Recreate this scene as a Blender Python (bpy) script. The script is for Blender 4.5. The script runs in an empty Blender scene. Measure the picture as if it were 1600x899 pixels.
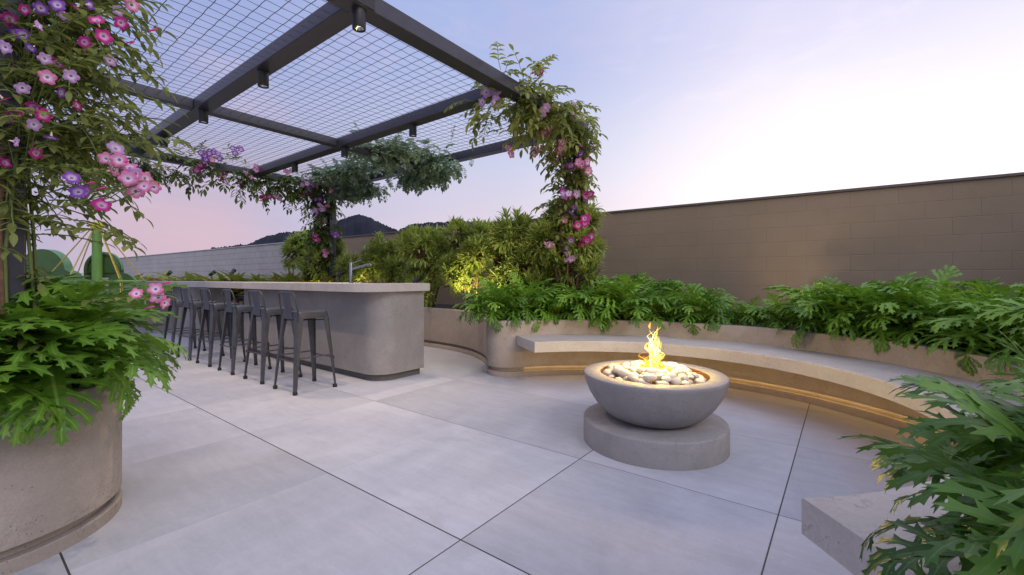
import bpy, bmesh, math, random
from mathutils import Vector, Matrix, noise
from mathutils.geometry import tessellate_polygon

R = math.radians
rnd = random.Random(11)
scn = bpy.context.scene
COL = scn.collection

# ------------------------------------------------------------------ camera frame
# World axes follow the floor tiles; the camera stands at the origin, 1.1 m up.
F, HX, HY, H = 680.0, 800.0, 436.0, 1.1
TH = math.atan2(520, 680)
CT, ST = math.cos(TH), math.sin(TH)


def at(px, py, Y):
    """point in the world seen at photo pixel (px, py) at depth Y"""
    X = (px - HX) / F * Y
    return Vector((X * CT - Y * ST, X * ST + Y * CT, H - (py - HY) / F * Y))


def px_of(p):
    X = p[0] * CT + p[1] * ST
    Y = -p[0] * ST + p[1] * CT
    return HX + F * X / max(Y, .01)


cam_d = bpy.data.cameras.new('camera')
cam = bpy.data.objects.new('camera', cam_d)
COL.objects.link(cam)
cam.location = (0, 0, H)
cam.rotation_euler = (R(90), 0, TH)
cam_d.sensor_width = 36
cam_d.lens = F / 1600 * 36
cam_d.shift_y = -(449.5 - HY) / 1600
cam_d.clip_start = .02
cam_d.clip_end = 5000
scn.camera = cam

# ------------------------------------------------------------------ object helpers


class MB:
    """collects shapes, builds them as ONE mesh object"""

    def __init__(s):
        s.v, s.f, s.m, s.uv, s.c = [], [], [], [], []

    def quad(s, ids, m=0, uv=None, c=.5):
        s.f.append(ids)
        s.m.append(m)
        s.uv.append(uv)
        s.c.append(c)

    def add(s, vs, fs, m=0, c=.5):
        b = len(s.v)
        s.v.extend(vs)
        for f in fs:
            s.quad([b + i for i in f], m, None, c)

    def box(s, x0, x1, y0, y1, z0, z1, m=0, M=None):
        vs = [Vector(p) for p in ((x0, y0, z0), (x1, y0, z0), (x1, y1, z0), (x0, y1, z0),
                                  (x0, y0, z1), (x1, y0, z1), (x1, y1, z1), (x0, y1, z1))]
        if M is not None:
            vs = [M @ v for v in vs]
        s.add(vs, [(3, 2, 1, 0), (4, 5, 6, 7), (0, 1, 5, 4), (1, 2, 6, 5), (2, 3, 7, 6), (3, 0, 4, 7)], m)

    def tube(s, pts, r, n=6, m=0, cap=True, c=.5):
        pts = [Vector(p) for p in pts]
        k = len(pts)
        rr = r if isinstance(r, (list, tuple)) else [r] * k
        b = len(s.v)
        t0 = (pts[1] - pts[0]).normalized()
        up = Vector((0, 0, 1)) if abs(t0.z) < .9 else Vector((1, 0, 0))
        u = t0.cross(up).normalized()
        for i, p in enumerate(pts):
            if i == 0:
                t = t0
            elif i == k - 1:
                t = (pts[i] - pts[i - 1]).normalized()
            else:
                t = (pts[i + 1] - pts[i - 1]).normalized()
            u = (u - t * u.dot(t))
            if u.length < 1e-6:
                u = t.orthogonal()
            u.normalize()
            w = t.cross(u)
            for j in range(n):
                a = 2 * math.pi * j / n
                s.v.append(p + (u * math.cos(a) + w * math.sin(a)) * rr[i])
        for i in range(k - 1):
            for j in range(n):
                s.quad([b + i * n + j, b + i * n + (j + 1) % n, b + (i + 1) * n + (j + 1) % n, b + (i + 1) * n + j], m, None, c)
        if cap:
            s.quad([b + j for j in range(n)][::-1], m, None, c)
            s.quad([b + (k - 1) * n + j for j in range(n)], m, None, c)

    def lathe(s, prof, n=48, cx=0, cy=0, m=0, closed=True):
        b = len(s.v)
        for (r, z) in prof:
            for j in range(n):
                a = 2 * math.pi * j / n
                s.v.append(Vector((cx + r * math.cos(a), cy + r * math.sin(a), z)))
        for i in range(len(prof) - 1):
            for j in range(n):
                s.quad([b + i * n + j, b + i * n + (j + 1) % n, b + (i + 1) * n + (j + 1) % n, b + (i + 1) * n + j], m)
        if closed:
            s.quad([b + j for j in range(n)][::-1], m)
            s.quad([b + (len(prof) - 1) * n + j for j in range(n)], m)

    def prism(s, poly, z0, z1, m=0):
        n = len(poly)
        b = len(s.v)
        s.v.extend(Vector((p[0], p[1], z0)) for p in poly)
        s.v.extend(Vector((p[0], p[1], z1)) for p in poly)
        for i in range(n):
            j = (i + 1) % n
            s.quad([b + i, b + j, b + n + j, b + n + i], m)
        tri = tessellate_polygon([[Vector((p[0], p[1], 0)) for p in poly]])
        for t in tri:
            s.quad([b + n + i for i in t], m)
            s.quad([b + i for i in t][::-1], m)

    def sweep(s, path, prof, m=0):
        """closed profile (d, z) along a path; d > 0 lies to the right of travel"""
        k, n = len(path), len(prof)
        b = len(s.v)
        for i in range(k):
            a = path[max(i - 1, 0)]
            c = path[min(i + 1, k - 1)]
            tx, ty = c[0] - a[0], c[1] - a[1]
            l = math.hypot(tx, ty)
            nx, ny = ty / l, -tx / l
            for (d, z) in prof:
                s.v.append(Vector((path[i][0] + nx * d, path[i][1] + ny * d, z)))
        for i in range(k - 1):
            for j in range(n):
                j2 = (j + 1) % n
                s.quad([b + i * n + j, b + (i + 1) * n + j, b + (i + 1) * n + j2, b + i * n + j2], m)
        s.quad([b + j for j in range(n)], m)
        s.quad([b + (k - 1) * n + j for j in range(n)][::-1], m)

    def mesh(s, name, mats, smooth=None, fix=True):
        me = bpy.data.meshes.new(name)
        me.from_pydata([tuple(v) for v in s.v], [], s.f)
        for mt in (mats if isinstance(mats, (list, tuple)) else [mats]):
            me.materials.append(mt)
        me.polygons.foreach_set('material_index', s.m)
        if any(u is not None for u in s.uv):
            ul = me.uv_layers.new(name='UVMap')
            flat = []
            for f, u in zip(s.f, s.uv):
                for i in range(len(f)):
                    flat.extend(u[i] if u else (.5, .5))
            ul.data.foreach_set('uv', flat)
            at_ = me.attributes.new('tone', 'FLOAT', 'FACE')
            at_.data.foreach_set('value', s.c)
            fix = False
        if fix:
            bm = bmesh.new()
            bm.from_mesh(me)
            bmesh.ops.recalc_face_normals(bm, faces=bm.faces)
            bm.to_mesh(me)
            bm.free()
        if smooth is not None:
            me.polygons.foreach_set('use_smooth', [True] * len(me.polygons))
            if smooth < 179:
                me.set_sharp_from_angle(angle=R(smooth))
        me.update()
        return me

    def build(s, name, mats, parent=None, smooth=None, bevel=0, seg=2, fix=True):
        o = bpy.data.objects.new(name, s.mesh(name, mats, smooth, fix))
        COL.objects.link(o)
        o.parent = parent
        if bevel:
            md = o.modifiers.new('bevel', 'BEVEL')
            md.width = bevel
            md.segments = seg
            md.limit_method = 'ANGLE'
            md.angle_limit = R(35)
            o.data.polygons.foreach_set('use_smooth', [True] * len(o.data.polygons))
            o.data.set_sharp_from_angle(angle=R(50))
            md.harden_normals = False
        return o


def tag(o, label=None, cat=None, group=None, kind=None):
    if label:
        o['label'] = label
    if cat:
        o['category'] = cat
    if group:
        o['group'] = group
    if kind:
        o['kind'] = kind
    return o


def empty(name, loc=(0, 0, 0), rz=0.0):
    o = bpy.data.objects.new(name, None)
    o.empty_display_size = .1
    COL.objects.link(o)
    o.location = loc
    o.rotation_euler = (0, 0, rz)
    return o


def kids(o):
    return [c for c in COL.objects if c.parent == o]


def copy_tree(o, parent=None):
    c = o.copy()
    COL.objects.link(c)
    c.parent = parent
    for ch in kids(o):
        copy_tree(ch, c)
    return c


ORD = ['first', 'second', 'third', 'fourth', 'fifth', 'sixth', 'seventh', 'eighth', 'ninth', 'tenth',
       'eleventh', 'twelfth', 'thirteenth', 'fourteenth', 'fifteenth', 'sixteenth', 'seventeenth',
       'eighteenth', 'nineteenth', 'twentieth', 'twenty-first', 'twenty-second', 'twenty-third', 'twenty-fourth',
       'twenty-fifth', 'twenty-sixth', 'twenty-seventh', 'twenty-eighth']

# ------------------------------------------------------------------ materials


class NT:
    def __init__(s, name):
        s.mat = bpy.data.materials.new(name)
        s.mat.use_nodes = True
        s.t = s.mat.node_tree
        s.t.nodes.clear()
        s.out = s.n('ShaderNodeOutputMaterial')

    def n(s, typ, **kw):
        nd = s.t.nodes.new(typ)
        for k, v in kw.items():
            if k.startswith('i_'):
                key = k[2:]
                nd.inputs[int(key) if key.isdigit() else key.replace('_', ' ')].default_value = v
            else:
                setattr(nd, k, v)
        return nd

    def l(s, a, b):
        s.t.links.new(a, b)

    def math(s, op, a, b=None, c=None):
        nd = s.n('ShaderNodeMath', operation=op)
        for i, x in enumerate((a, b, c)):
            if x is None:
                continue
            if isinstance(x, (int, float)):
                nd.inputs[i].default_value = x
            else:
                s.l(x, nd.inputs[i])
        return nd.outputs[0]

    def ramp(s, fac, stops):
        nd = s.n('ShaderNodeValToRGB')
        el = nd.color_ramp.elements
        while len(el) < len(stops):
            el.new(.5)
        for e, (p, c) in zip(el, stops):
            e.position = p
            e.color = (*c, 1) if len(c) == 3 else c
        s.l(fac, nd.inputs[0])
        return nd.outputs[0]

    def mix(s, fac, a, b, mode='MIX'):
        nd = s.n('ShaderNodeMix', data_type='RGBA', blend_type=mode)
        for i, x in ((0, fac), (6, a), (7, b)):
            if isinstance(x, (int, float)):
                nd.inputs[i].default_value = x
            elif isinstance(x, tuple):
                nd.inputs[i].default_value = (*x, 1)
            else:
                s.l(x, nd.inputs[i])
        return nd.outputs[2]

    def noise(s, scale, detail=4, rough=.55, vec=None, dist=0):
        nd = s.n('ShaderNodeTexNoise')
        nd.inputs['Scale'].default_value = scale
        nd.inputs['Detail'].default_value = detail
        nd.inputs['Roughness'].default_value = rough
        nd.inputs['Distortion'].default_value = dist
        if vec is not None:
            s.l(vec, nd.inputs['Vector'])
        return nd.outputs['Fac']

    def pos(s):
        return s.n('ShaderNodeTexCoord').outputs['Object']

    def mapped(s, vec, scale=(1, 1, 1), rot=(0, 0, 0), loc=(0, 0, 0)):
        nd = s.n('ShaderNodeMapping')
        nd.inputs['Scale'].default_value = scale
        nd.inputs['Rotation'].default_value = rot
        nd.inputs['Location'].default_value = loc
        s.l(vec, nd.inputs['Vector'])
        return nd.outputs[0]

    def bump(s, h, strength=.3, dist=.01, normal=None):
        nd = s.n('ShaderNodeBump')
        nd.inputs['Strength'].default_value = strength
        nd.inputs['Distance'].default_value = dist
        s.l(h, nd.inputs['Height'])
        if normal is not None:
            s.l(normal, nd.inputs['Normal'])
        return nd.outputs[0]

    def pbr(s, col=None, rough=.6, metal=0.0, normal=None, spec=.5):
        p = s.n('ShaderNodeBsdfPrincipled')
        if isinstance(col, tuple):
            p.inputs['Base Color'].default_value = (*col, 1)
        elif col is not None:
            s.l(col, p.inputs['Base Color'])
        if isinstance(rough, (int, float)):
            p.inputs['Roughness'].default_value = rough
        else:
            s.l(rough, p.inputs['Roughness'])
        p.inputs['Metallic'].default_value = metal
        p.inputs['Specular IOR Level'].default_value = spec
        if normal is not None:
            s.l(normal, p.inputs['Normal'])
        return p

    def done(s, sh):
        s.l(sh.outputs[0] if hasattr(sh, 'outputs') else sh, s.out.inputs[0])
        return s.mat


def mat_cement(name, c1, c2, scale=1.0, pits=.6, rough=.75):
    """hand-trowelled cement: cloudy tone, fine grain, little pits and hairline trowel marks"""
    t = NT(name)
    p = t.pos()
    big = t.noise(1.7 * scale, 5, .6, p, .6)
    mid = t.noise(9 * scale, 5, .6, p, .4)
    fine = t.noise(90 * scale, 3, .6, p)
    f = t.math('ADD', t.math('MULTIPLY', big, .65), t.math('MULTIPLY', mid, .35))
    col = t.ramp(f, [(.30, tuple(x * .86 for x in c1)), (.46, c1), (.66, c2), (.74, tuple(x * 1.06 for x in c2))])
    col = t.mix(.22, col, t.ramp(fine, [(.3, tuple(x * .75 for x in c1)), (.7, tuple(min(1, x * 1.15) for x in c2))]))
    vo = t.n('ShaderNodeTexVoronoi', feature='F1')
    vo.inputs['Scale'].default_value = 38 * scale
    t.l(p, vo.inputs['Vector'])
    gate = t.math('GREATER_THAN', t.noise(3.1 * scale, 3, .6, p), .53)
    pit = t.math('MULTIPLY', t.math('LESS_THAN', vo.outputs['Distance'], .13), gate)
    w = t.noise(4.2 * scale, 6, .65, p, 1.6)
    crack = t.math('LESS_THAN', t.math('ABSOLUTE', t.math('SUBTRACT', w, .5)), .006)
    crack = t.math('MULTIPLY', crack, t.math('GREATER_THAN', t.noise(1.9 * scale, 2, .5, p), .52))
    mark = t.math('MINIMUM', t.math('ADD', t.math('MULTIPLY', pit, pits), t.math('MULTIPLY', crack, .45)), 1)
    col = t.mix(t.math('MULTIPLY', mark, .75), col, tuple(x * .3 for x in c1))
    h = t.math('ADD', t.math('MULTIPLY', mid, .6), t.math('MULTIPLY', fine, .25))
    h = t.math('SUBTRACT', h, t.math('MULTIPLY', mark, .5))
    return t.done(t.pbr(col, rough, 0, t.bump(h, .35, .008), .35))


def mat_plain(name, col, rough=.5, metal=0.0, var=.12, bump=.05, nscale=12, spec=.5):
    t = NT(name)
    p = t.pos()
    n = t.noise(nscale, 4, .6, p)
    c = t.ramp(n, [(.3, tuple(x * (1 - var) for x in col)), (.7, tuple(min(1, x * (1 + var)) for x in col))])
    r = t.math('ADD', t.math('MULTIPLY', t.noise(nscale * 2.3, 4, .6, p), .18), rough - .09)
    return t.done(t.pbr(c, r, metal, t.bump(t.noise(nscale * 9, 2, .5, p), bump, .003), spec))


def mat_leaf(name, dark, light, rib=None, edge=None, trans=.3, rough=.42, young=None):
    """leaf: tone changes leaf by leaf, paler midrib, optional cream margin"""
    t = NT(name)
    a = t.n('ShaderNodeAttribute', attribute_name='tone').outputs['Fac']
    oi = t.n('ShaderNodeObjectInfo').outputs['Random']
    p = t.pos()
    uvn = t.n('ShaderNodeUVMap')
    sx = t.n('ShaderNodeSeparateXYZ')
    t.l(uvn.outputs[0], sx.inputs[0])
    f = t.math('ADD', t.math('MULTIPLY', a, .75), t.math('MULTIPLY', t.noise(14, 3, .6, p), .35))
    f = t.math('ADD', f, t.math('MULTIPLY', t.math('SUBTRACT', oi, .5), .16))
    stops = [(.15, dark), (.75, light)]
    if young:
        stops = [(.12, dark), (.62, light), (.98, young)]
    col = t.ramp(f, stops)
    age = t.math('MULTIPLY', t.math('GREATER_THAN', t.noise(31, 3, .6, p), .655), t.math('GREATER_THAN', t.noise(3.7, 2, .5, p), .5))
    col = t.mix(t.math('MULTIPLY', age, .55), col, (.24, .17, .05))
    d = t.math('ABSOLUTE', t.math('SUBTRACT', sx.outputs[0], .5))
    if rib:
        m = t.math('LESS_THAN', d, .05)
        col = t.mix(t.math('MULTIPLY', m, .55), col, rib)
    if edge:
        m = t.math('GREATER_THAN', d, .27)
        m = t.math('MULTIPLY', m, t.math('GREATER_THAN', a, .28))
        col = t.mix(t.math('MULTIPLY', m, .8), col, edge)
    vein = t.n('ShaderNodeTexWave', wave_type='BANDS', bands_direction='Y')
    vein.inputs['Scale'].default_value = 5
    vein.inputs['Distortion'].default_value = 1
    t.l(uvn.outputs[0], vein.inputs['Vector'])
    b = t.pbr(col, rough, 0, t.bump(vein.outputs['Fac'], .12, .004), .4)
    tr = t.n('ShaderNodeBsdfTranslucent')
    t.l(t.mix(.35, col, tuple(min(1, x * 1.6) for x in light)), tr.inputs[0])
    mx = t.n('ShaderNodeMixShader')
    mx.inputs[0].default_value = trans
    t.l(b.outputs[0], mx.inputs[1])
    t.l(tr.outputs[0], mx.inputs[2])
    return t.done(mx)


def mat_petal(name, throat, mid, rim):
    t = NT(name)
    uvn = t.n('ShaderNodeUVMap')
    sx = t.n('ShaderNodeSeparateXYZ')
    t.l(uvn.outputs[0], sx.inputs[0])
    oi = t.n('ShaderNodeObjectInfo').outputs['Random']
    v = t.math('ADD', sx.outputs[1], t.math('MULTIPLY', t.math('SUBTRACT', t.noise(60, 3, .6, t.pos()), .5), .25))
    col = t.ramp(v, [(.05, throat), (.45, mid), (.95, rim)])
    hs = t.n('ShaderNodeHueSaturation')
    t.l(t.math('ADD', .485, t.math('MULTIPLY', oi, .03)), hs.inputs['Hue'])
    t.l(t.math('ADD', .85, t.math('MULTIPLY', oi, .3)), hs.inputs['Value'])
    t.l(col, hs.inputs['Color'])
    b = t.pbr(hs.outputs[0], .55, 0, None, .3)
    tr = t.n('ShaderNodeBsdfTranslucent')
    t.l(hs.outputs[0], tr.inputs[0])
    mx = t.n('ShaderNodeMixShader')
    mx.inputs[0].default_value = .35
    t.l(b.outputs[0], mx.inputs[1])
    t.l(tr.outputs[0], mx.inputs[2])
    return t.done(mx)


def mat_emit(name, col, strength):
    t = NT(name)
    e = t.n('ShaderNodeEmission')
    e.inputs[0].default_value = (*col, 1)
    e.inputs[1].default_value = strength
    return t.done(e)


def mat_floor():
    """1.04 m porcelain slabs with dark open joints"""
    t = NT('porcelain_floor')
    p = t.pos()
    s = t.n('ShaderNodeSeparateXYZ')
    t.l(p, s.inputs[0])
    TS = 1.04
    gx = t.math('DIVIDE', t.math('ADD', s.outputs[0], .246 + TS * 40), TS)
    gy = t.math('DIVIDE', t.math('ADD', s.outputs[1], -.286 + TS * 40), TS)
    fx, fy = t.math('FRACT', gx), t.math('FRACT', gy)
    ex = t.math('MULTIPLY', t.math('MINIMUM', fx, t.math('SUBTRACT', 1, fx)), TS)
    ey = t.math('MULTIPLY', t.math('MINIMUM', fy, t.math('SUBTRACT', 1, fy)), TS)
    cell = t.n('ShaderNodeCombineXYZ')
    t.l(t.math('FLOOR', gx), cell.inputs[0])
    t.l(t.math('FLOOR', gy), cell.inputs[1])
    wn = t.n('ShaderNodeTexWhiteNoise', noise_dimensions='2D')
    t.l(cell.outputs[0], wn.inputs['Vector'])
    off = t.n('ShaderNodeVectorMath', operation='SCALE')
    t.l(wn.outputs['Color'], off.inputs[0])
    off.inputs['Scale'].default_value = 23
    pv = t.n('ShaderNodeVectorMath', operation='ADD')
    t.l(p, pv.inputs[0])
    t.l(off.outputs[0], pv.inputs[1])
    v = pv.outputs[0]
    cloud = t.noise(1.5, 6, .62, t.mapped(v, (1, .55, 1)), .7)
    streak = t.noise(5, 6, .7, t.mapped(v, (.7, 3.4, 1)), .5)
    fine = t.noise(75, 4, .65, v)
    spot = t.noise(16, 5, .7, v, .8)
    f = t.math('ADD', t.math('MULTIPLY', cloud, .5), t.math('MULTIPLY', streak, .28))
    f = t.math('ADD', f, t.math('MULTIPLY', fine, .12))
    f = t.math('ADD', f, t.math('MULTIPLY', spot, .12))
    f = t.math('ADD', f, t.math('MULTIPLY', t.math('SUBTRACT', wn.outputs['Value'], .5), .16))
    col = t.ramp(f, [(.36, (.345, .35, .382)), (.52, (.432, .436, .475)), (.66, (.515, .518, .56))])
    stain = t.math('MULTIPLY', t.math('GREATER_THAN', t.noise(2.6, 7, .72, t.mapped(v, (1, 1, 1), (0, 0, .4), (3, 7, 0)), 1.2), .60), .10)
    speck = t.math('MULTIPLY', t.math('GREATER_THAN', t.noise(48, 3, .7, v), .70), .22)
    col = t.mix(t.math('ADD', stain, speck), col, (.24, .235, .25))
    # joints; those running into the depth on the left are closed to a hairline
    thin = t.math('GREATER_THAN', s.outputs[1], 2.0)
    wy = t.math('SUBTRACT', .0036, t.math('MULTIPLY', thin, .0014))
    jy = t.math('LESS_THAN', ey, wy)
    jx = t.math('LESS_THAN', ex, .003)
    gate = t.math('ADD', .12, t.math('MULTIPLY', t.math('GREATER_THAN', s.outputs[0], -1.8), .88))
    jy = t.math('MULTIPLY', jy, t.math('SUBTRACT', 1, t.math('MULTIPLY', t.math('GREATER_THAN', s.outputs[1], 2.9), .45)))
    j = t.math('MAXIMUM', t.math('MULTIPLY', jx, gate), jy)
    col = t.mix(j, col, (.045, .042, .045))
    rough = t.math('ADD', .44, t.math('MULTIPLY', t.math('ADD', cloud, spot), .14))
    h = t.math('SUBTRACT', t.math('MULTIPLY', t.math('ADD', fine, spot), .25), t.math('MULTIPLY', j, 1.5))
    return t.done(t.pbr(col, rough, 0, t.bump(h, .3, .004), .45))


def mat_block(name, c1, c2, mortar, bw=.46, bh=.2, rough=.85, ms=.006):
    """painted concrete block laid in running bond"""
    t = NT(name)
    p = t.pos()
    s = t.n('ShaderNodeSeparateXYZ')
    t.l(p, s.inputs[0])
    cb = t.n('ShaderNodeCombineXYZ')
    wob = t.math('MULTIPLY', t.math('SUBTRACT', t.noise(3, 3, .6, p), .5), .012)
    t.l(s.outputs[0], cb.inputs[0])
    t.l(t.math('ADD', s.outputs[2], wob), cb.inputs[1])
    br = t.n('ShaderNodeTexBrick')
    br.offset = .5
    br.inputs['Scale'].default_value = 1
    br.inputs['Mortar Size'].default_value = ms
    br.inputs['Mortar Smooth'].default_value = .6
    br.inputs['Brick Width'].default_value = bw
    br.inputs['Row Height'].default_value = bh
    br.inputs['Bias'].default_value = 0
    t.l(cb.outputs[0], br.inputs['Vector'])
    br.inputs['Color1'].default_value = (*c1, 1)
    br.inputs['Color2'].default_value = (*c2, 1)
    br.inputs['Mortar'].default_value = (*mortar, 1)
    big = t.noise(1.1, 5, .65, p, .5)
    fine = t.noise(120, 3, .7, p)
    mid = t.noise(26, 4, .65, p)
    col = t.mix(.5, br.outputs['Color'], t.ramp(big, [(.3, tuple(x * .8 for x in c1)), (.7, tuple(x * 1.12 for x in c2))]))
    col = t.mix(.25, col, t.ramp(fine, [(.35, tuple(x * .6 for x in c1)), (.65, tuple(x * 1.3 for x in c2))]))
    gate = t.math('GREATER_THAN', t.noise(2.3, 3, .6, p), .44)
    m = t.math('MULTIPLY', br.outputs['Fac'], t.math('ADD', .35, t.math('MULTIPLY', gate, .65)))
    h = t.math('SUBTRACT', t.math('ADD', t.math('MULTIPLY', fine, .35), t.math('MULTIPLY', mid, .35)), t.math('MULTIPLY', m, 1.0))
    return t.done(t.pbr(col, rough, 0, t.bump(h, .38, .008), .25))


M = {}
M['floor'] = mat_floor()
M['cement'] = mat_cement('warm_cement', (.325, .27, .225), (.43, .362, .305))
M['cement_pot'] = mat_cement('rough_cement', (.27, .235, .21), (.38, .33, .295), 1.25, 1.0)
M['cement_counter'] = mat_cement('counter_cement', (.24, .222, .212), (.325, .30, .285), .9, .6)
M['cement_slab'] = mat_cement('slab_cement', (.42, .385, .36), (.52, .485, .455), .8, .3, .6)
M['cement_seat'] = mat_cement('seat_cement', (.49, .435, .385), (.60, .54, .485), .8, .45, .68)
M['cement_bowl'] = mat_cement('bowl_cement', (.275, .255, .245), (.345, .322, .31), 1.5, .3, .7)
M['wall_tan'] = mat_block('taupe_block', (.30, .226, .155), (.315, .238, .163), (.245, .184, .125))
M['wall_pale'] = mat_block('pale_block', (.40, .37, .345), (.44, .41, .385), (.12, .112, .11), .4, .2, .85, .013)
M['cap'] = mat_plain('wall_cap', (.13, .11, .10), .7)
M['steel_dark'] = mat_plain('charcoal_powdercoat', (.060, .060, .074), .34, .45, .1, .05, 20)
M['stool'] = mat_plain('gunmetal', (.066, .066, .076), .38, .4, .15, .06, 16)
M['stool_dark'] = mat_plain('black_rubber', (.018, .018, .018), .7)
M['black'] = mat_plain('black_paint', (.022, .022, .025), .45, .1, .1, .04, 30)
M['wire'] = mat_plain('wire', (.15, .14, .14), .45, .6)
M['chrome'] = mat_plain('brushed_steel', (.30, .31, .35), .2, 1.0, .05, .03, 20)
M['copper'] = mat_plain('rusty_copper', (.20, .09, .045), .5, .5, .3, .15, 30)
M['pebble'] = mat_plain('cream_pebble', (.74, .65, .49), .55, 0, .12, .12, 18, .35)
M['soil'] = mat_plain('dark_soil', (.028, .02, .014), .95, 0, .4, .8, 30)
M['stem'] = mat_plain('green_stem', (.13, .17, .045), .6)
M['wood_stem'] = mat_plain('brown_stem', (.16, .085, .05), .8, 0, .3, .4, 40)
M['philo'] = mat_leaf('split_leaf', (.032, .10, .010), (.145, .30, .025), (.26, .40, .09), None, .25, .40, (.23, .42, .045))
M['philo_shaded'] = mat_leaf('split_leaf_shaded', (.018, .065, .010), (.10, .22, .026), (.14, .25, .075), None, .22, .38, (.14, .27, .04))  # darker copy of the leaf green; foreground shadow is put into the colour
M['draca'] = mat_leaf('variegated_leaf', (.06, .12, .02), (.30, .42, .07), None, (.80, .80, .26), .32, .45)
M['vine'] = mat_leaf('vine_leaf', (.075, .105, .024), (.25, .285, .07), (.32, .33, .11), None, .45, .5, (.40, .41, .11))
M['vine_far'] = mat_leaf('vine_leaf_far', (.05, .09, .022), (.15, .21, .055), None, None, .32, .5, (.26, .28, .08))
M['jade'] = mat_leaf('round_leaf', (.12, .19, .12), (.36, .48, .33), None, None, .35, .55)
M['brom'] = mat_leaf('bromeliad_leaf', (.06, .12, .02), (.26, .32, .04), None, None, .25, .4, (.42, .16, .04))
M['petal_magenta'] = mat_petal('petal_magenta', (.75, .45, .62), (.55, .035, .30), (.50, .02, .24))
M['petal_purple'] = mat_petal('petal_purple', (.70, .62, .75), (.32, .09, .50), (.24, .06, .42))
M['petal_pink'] = mat_petal('petal_pink', (.86, .72, .80), (.76, .30, .52), (.74, .15, .40))
M['petal_lilac'] = mat_petal('petal_lilac', (.80, .68, .80), (.60, .36, .66), (.55, .28, .60))
M['tube'] = mat_plain('flower_tube', (.78, .66, .52), .5)
M['throat'] = mat_plain('flower_throat', (.22, .10, .26), .7)
M['bud'] = mat_plain('flower_bud', (.62, .05, .22), .5)
M['green_panel'] = mat_plain('green_paint', (.05, .105, .022), .5, 0, .1, .06, 6)
M['green_edge'] = mat_plain('mint_paint', (.13, .27, .12), .5, 0, .1, .05, 6)
M['green_pole'] = mat_plain('bright_green_paint', (.12, .27, .05), .4, 0, .1, .05, 6)
M['yellow'] = mat_plain('yellow_paint', (.55, .50, .03), .45)
M['rope'] = mat_plain('yellow_rope', (.40, .33, .06), .8, 0, .25, .4, 60)
M['beige'] = mat_plain('beige_paint', (.40, .33, .30), .7)
M['hill'] = mat_plain('forest_hill', (.022, .024, .034), .95, 0, .35, .8, .05, .1)
M['ground'] = mat_plain('far_ground', (.06, .06, .055), .95, 0, .2, .2, .1)
M['led'] = mat_emit('warm_led', (1, .62, .20), 4.0)
M['led_soft'] = mat_emit('warm_led_soft', (1, .56, .15), 3.0)
M['lens'] = mat_emit('lamp_lens', (1, .9, .75), 1.6)
M['glass'] = mat_plain('lamp_reflector', (.55, .55, .56), .2, .9)


def mat_flame():
    t = NT('flame')
    a = t.n('ShaderNodeAttribute', attribute_name='tone').outputs['Fac']
    col = t.ramp(a, [(.0, (1.0, .20, .008)), (.35, (1.0, .42, .02)), (.7, (1.0, .72, .16)), (1, (1.0, .93, .62))])
    e = t.n('ShaderNodeEmission')
    t.l(col, e.inputs[0])
    t.l(t.math('ADD', 1.0, t.math('MULTIPLY', a, 2.2)), e.inputs[1])
    tr = t.n('ShaderNodeBsdfTransparent')
    mx = t.n('ShaderNodeMixShader')
    mx.inputs[0].default_value = .82
    t.l(tr.outputs[0], mx.inputs[1])
    t.l(e.outputs[0], mx.inputs[2])
    return t.done(mx)


M['flame'] = mat_flame()

# ------------------------------------------------------------------ setting: floor, ground, hills
fl = MB()
fl.box(-30, 14, -8, 24, -.05, 0)
tag(fl.build('floor', M['floor']), kind='structure')
g = MB()
g.add([Vector((-3000, -3000, -.06)), Vector((3000, -3000, -.06)), Vector((3000, 3000, -.06)), Vector((-3000, 3000, -.06))], [(0, 1, 2, 3)])
tag(g.build('ground', M['ground']), kind='structure')

# hills: (pixel column, ridge row) -> heights of real ridges 400 m away
ridge = [(250, 430), (310, 400), (332, 388), (388, 382), (410, 372), (436, 365), (470, 362), (500, 358), (524, 348), (545, 340),
         (562, 336), (580, 341), (602, 352), (622, 361), (640, 352), (662, 349), (690, 348), (720, 346), (750, 347), (790, 352),
         (850, 366), (930, 392), (1040, 425)]


def ridge_y(px):
    for (a, ya), (b, yb) in zip(ridge, ridge[1:]):
        if a <= px <= b:
            k = (px - a) / (b - a)
            return ya + (yb - ya) * k
    return 434


hm = MB()
NXH, NYH = 520, 9
for j in range(NYH):
    Yd = 340 + 26 * j
    for i in range(NXH + 1):
        px = 250 + (1040 - 250) * i / NXH
        hr = (HY - ridge_y(px)) / F * 420
        prof = max(0, 1 - ((j - 3) / 3.4) ** 2) ** .7 if j <= 3 else max(0, 1 - ((j - 3) / 6.0) ** 2)
        z = hr * prof
        X = (px - HX) / F * Yd
        nz = noise.noise(Vector((X * .28, Yd * .21, 1.3))) * 1.6 + noise.noise(Vector((X * .8, Yd * .5, 4.1))) * 1.3
        z += nz * min(1, z / 8)
        w = Vector((X * CT - Yd * ST, X * ST + Yd * CT, max(z + 1, -1)))
        hm.v.append(w)
for j in range(NYH - 1):
    for i in range(NXH):
        a = j * (NXH + 1) + i
        hm.quad([a, a + 1, a + NXH + 2, a + NXH + 1])
tag(hm.build('hills', M['hill'], smooth=180), kind='structure')

# ------------------------------------------------------------------ boundary walls
W0 = at(1600, 269.5, 1.14 * F / 166.5)
W1 = at(932.5, 332.6, 1.14 * F / 103.4)
wdir = Vector((W0.x - W1.x, W0.y - W1.y, 0)).normalized()
wrz = math.atan2(wdir.y, wdir.x)


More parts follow.
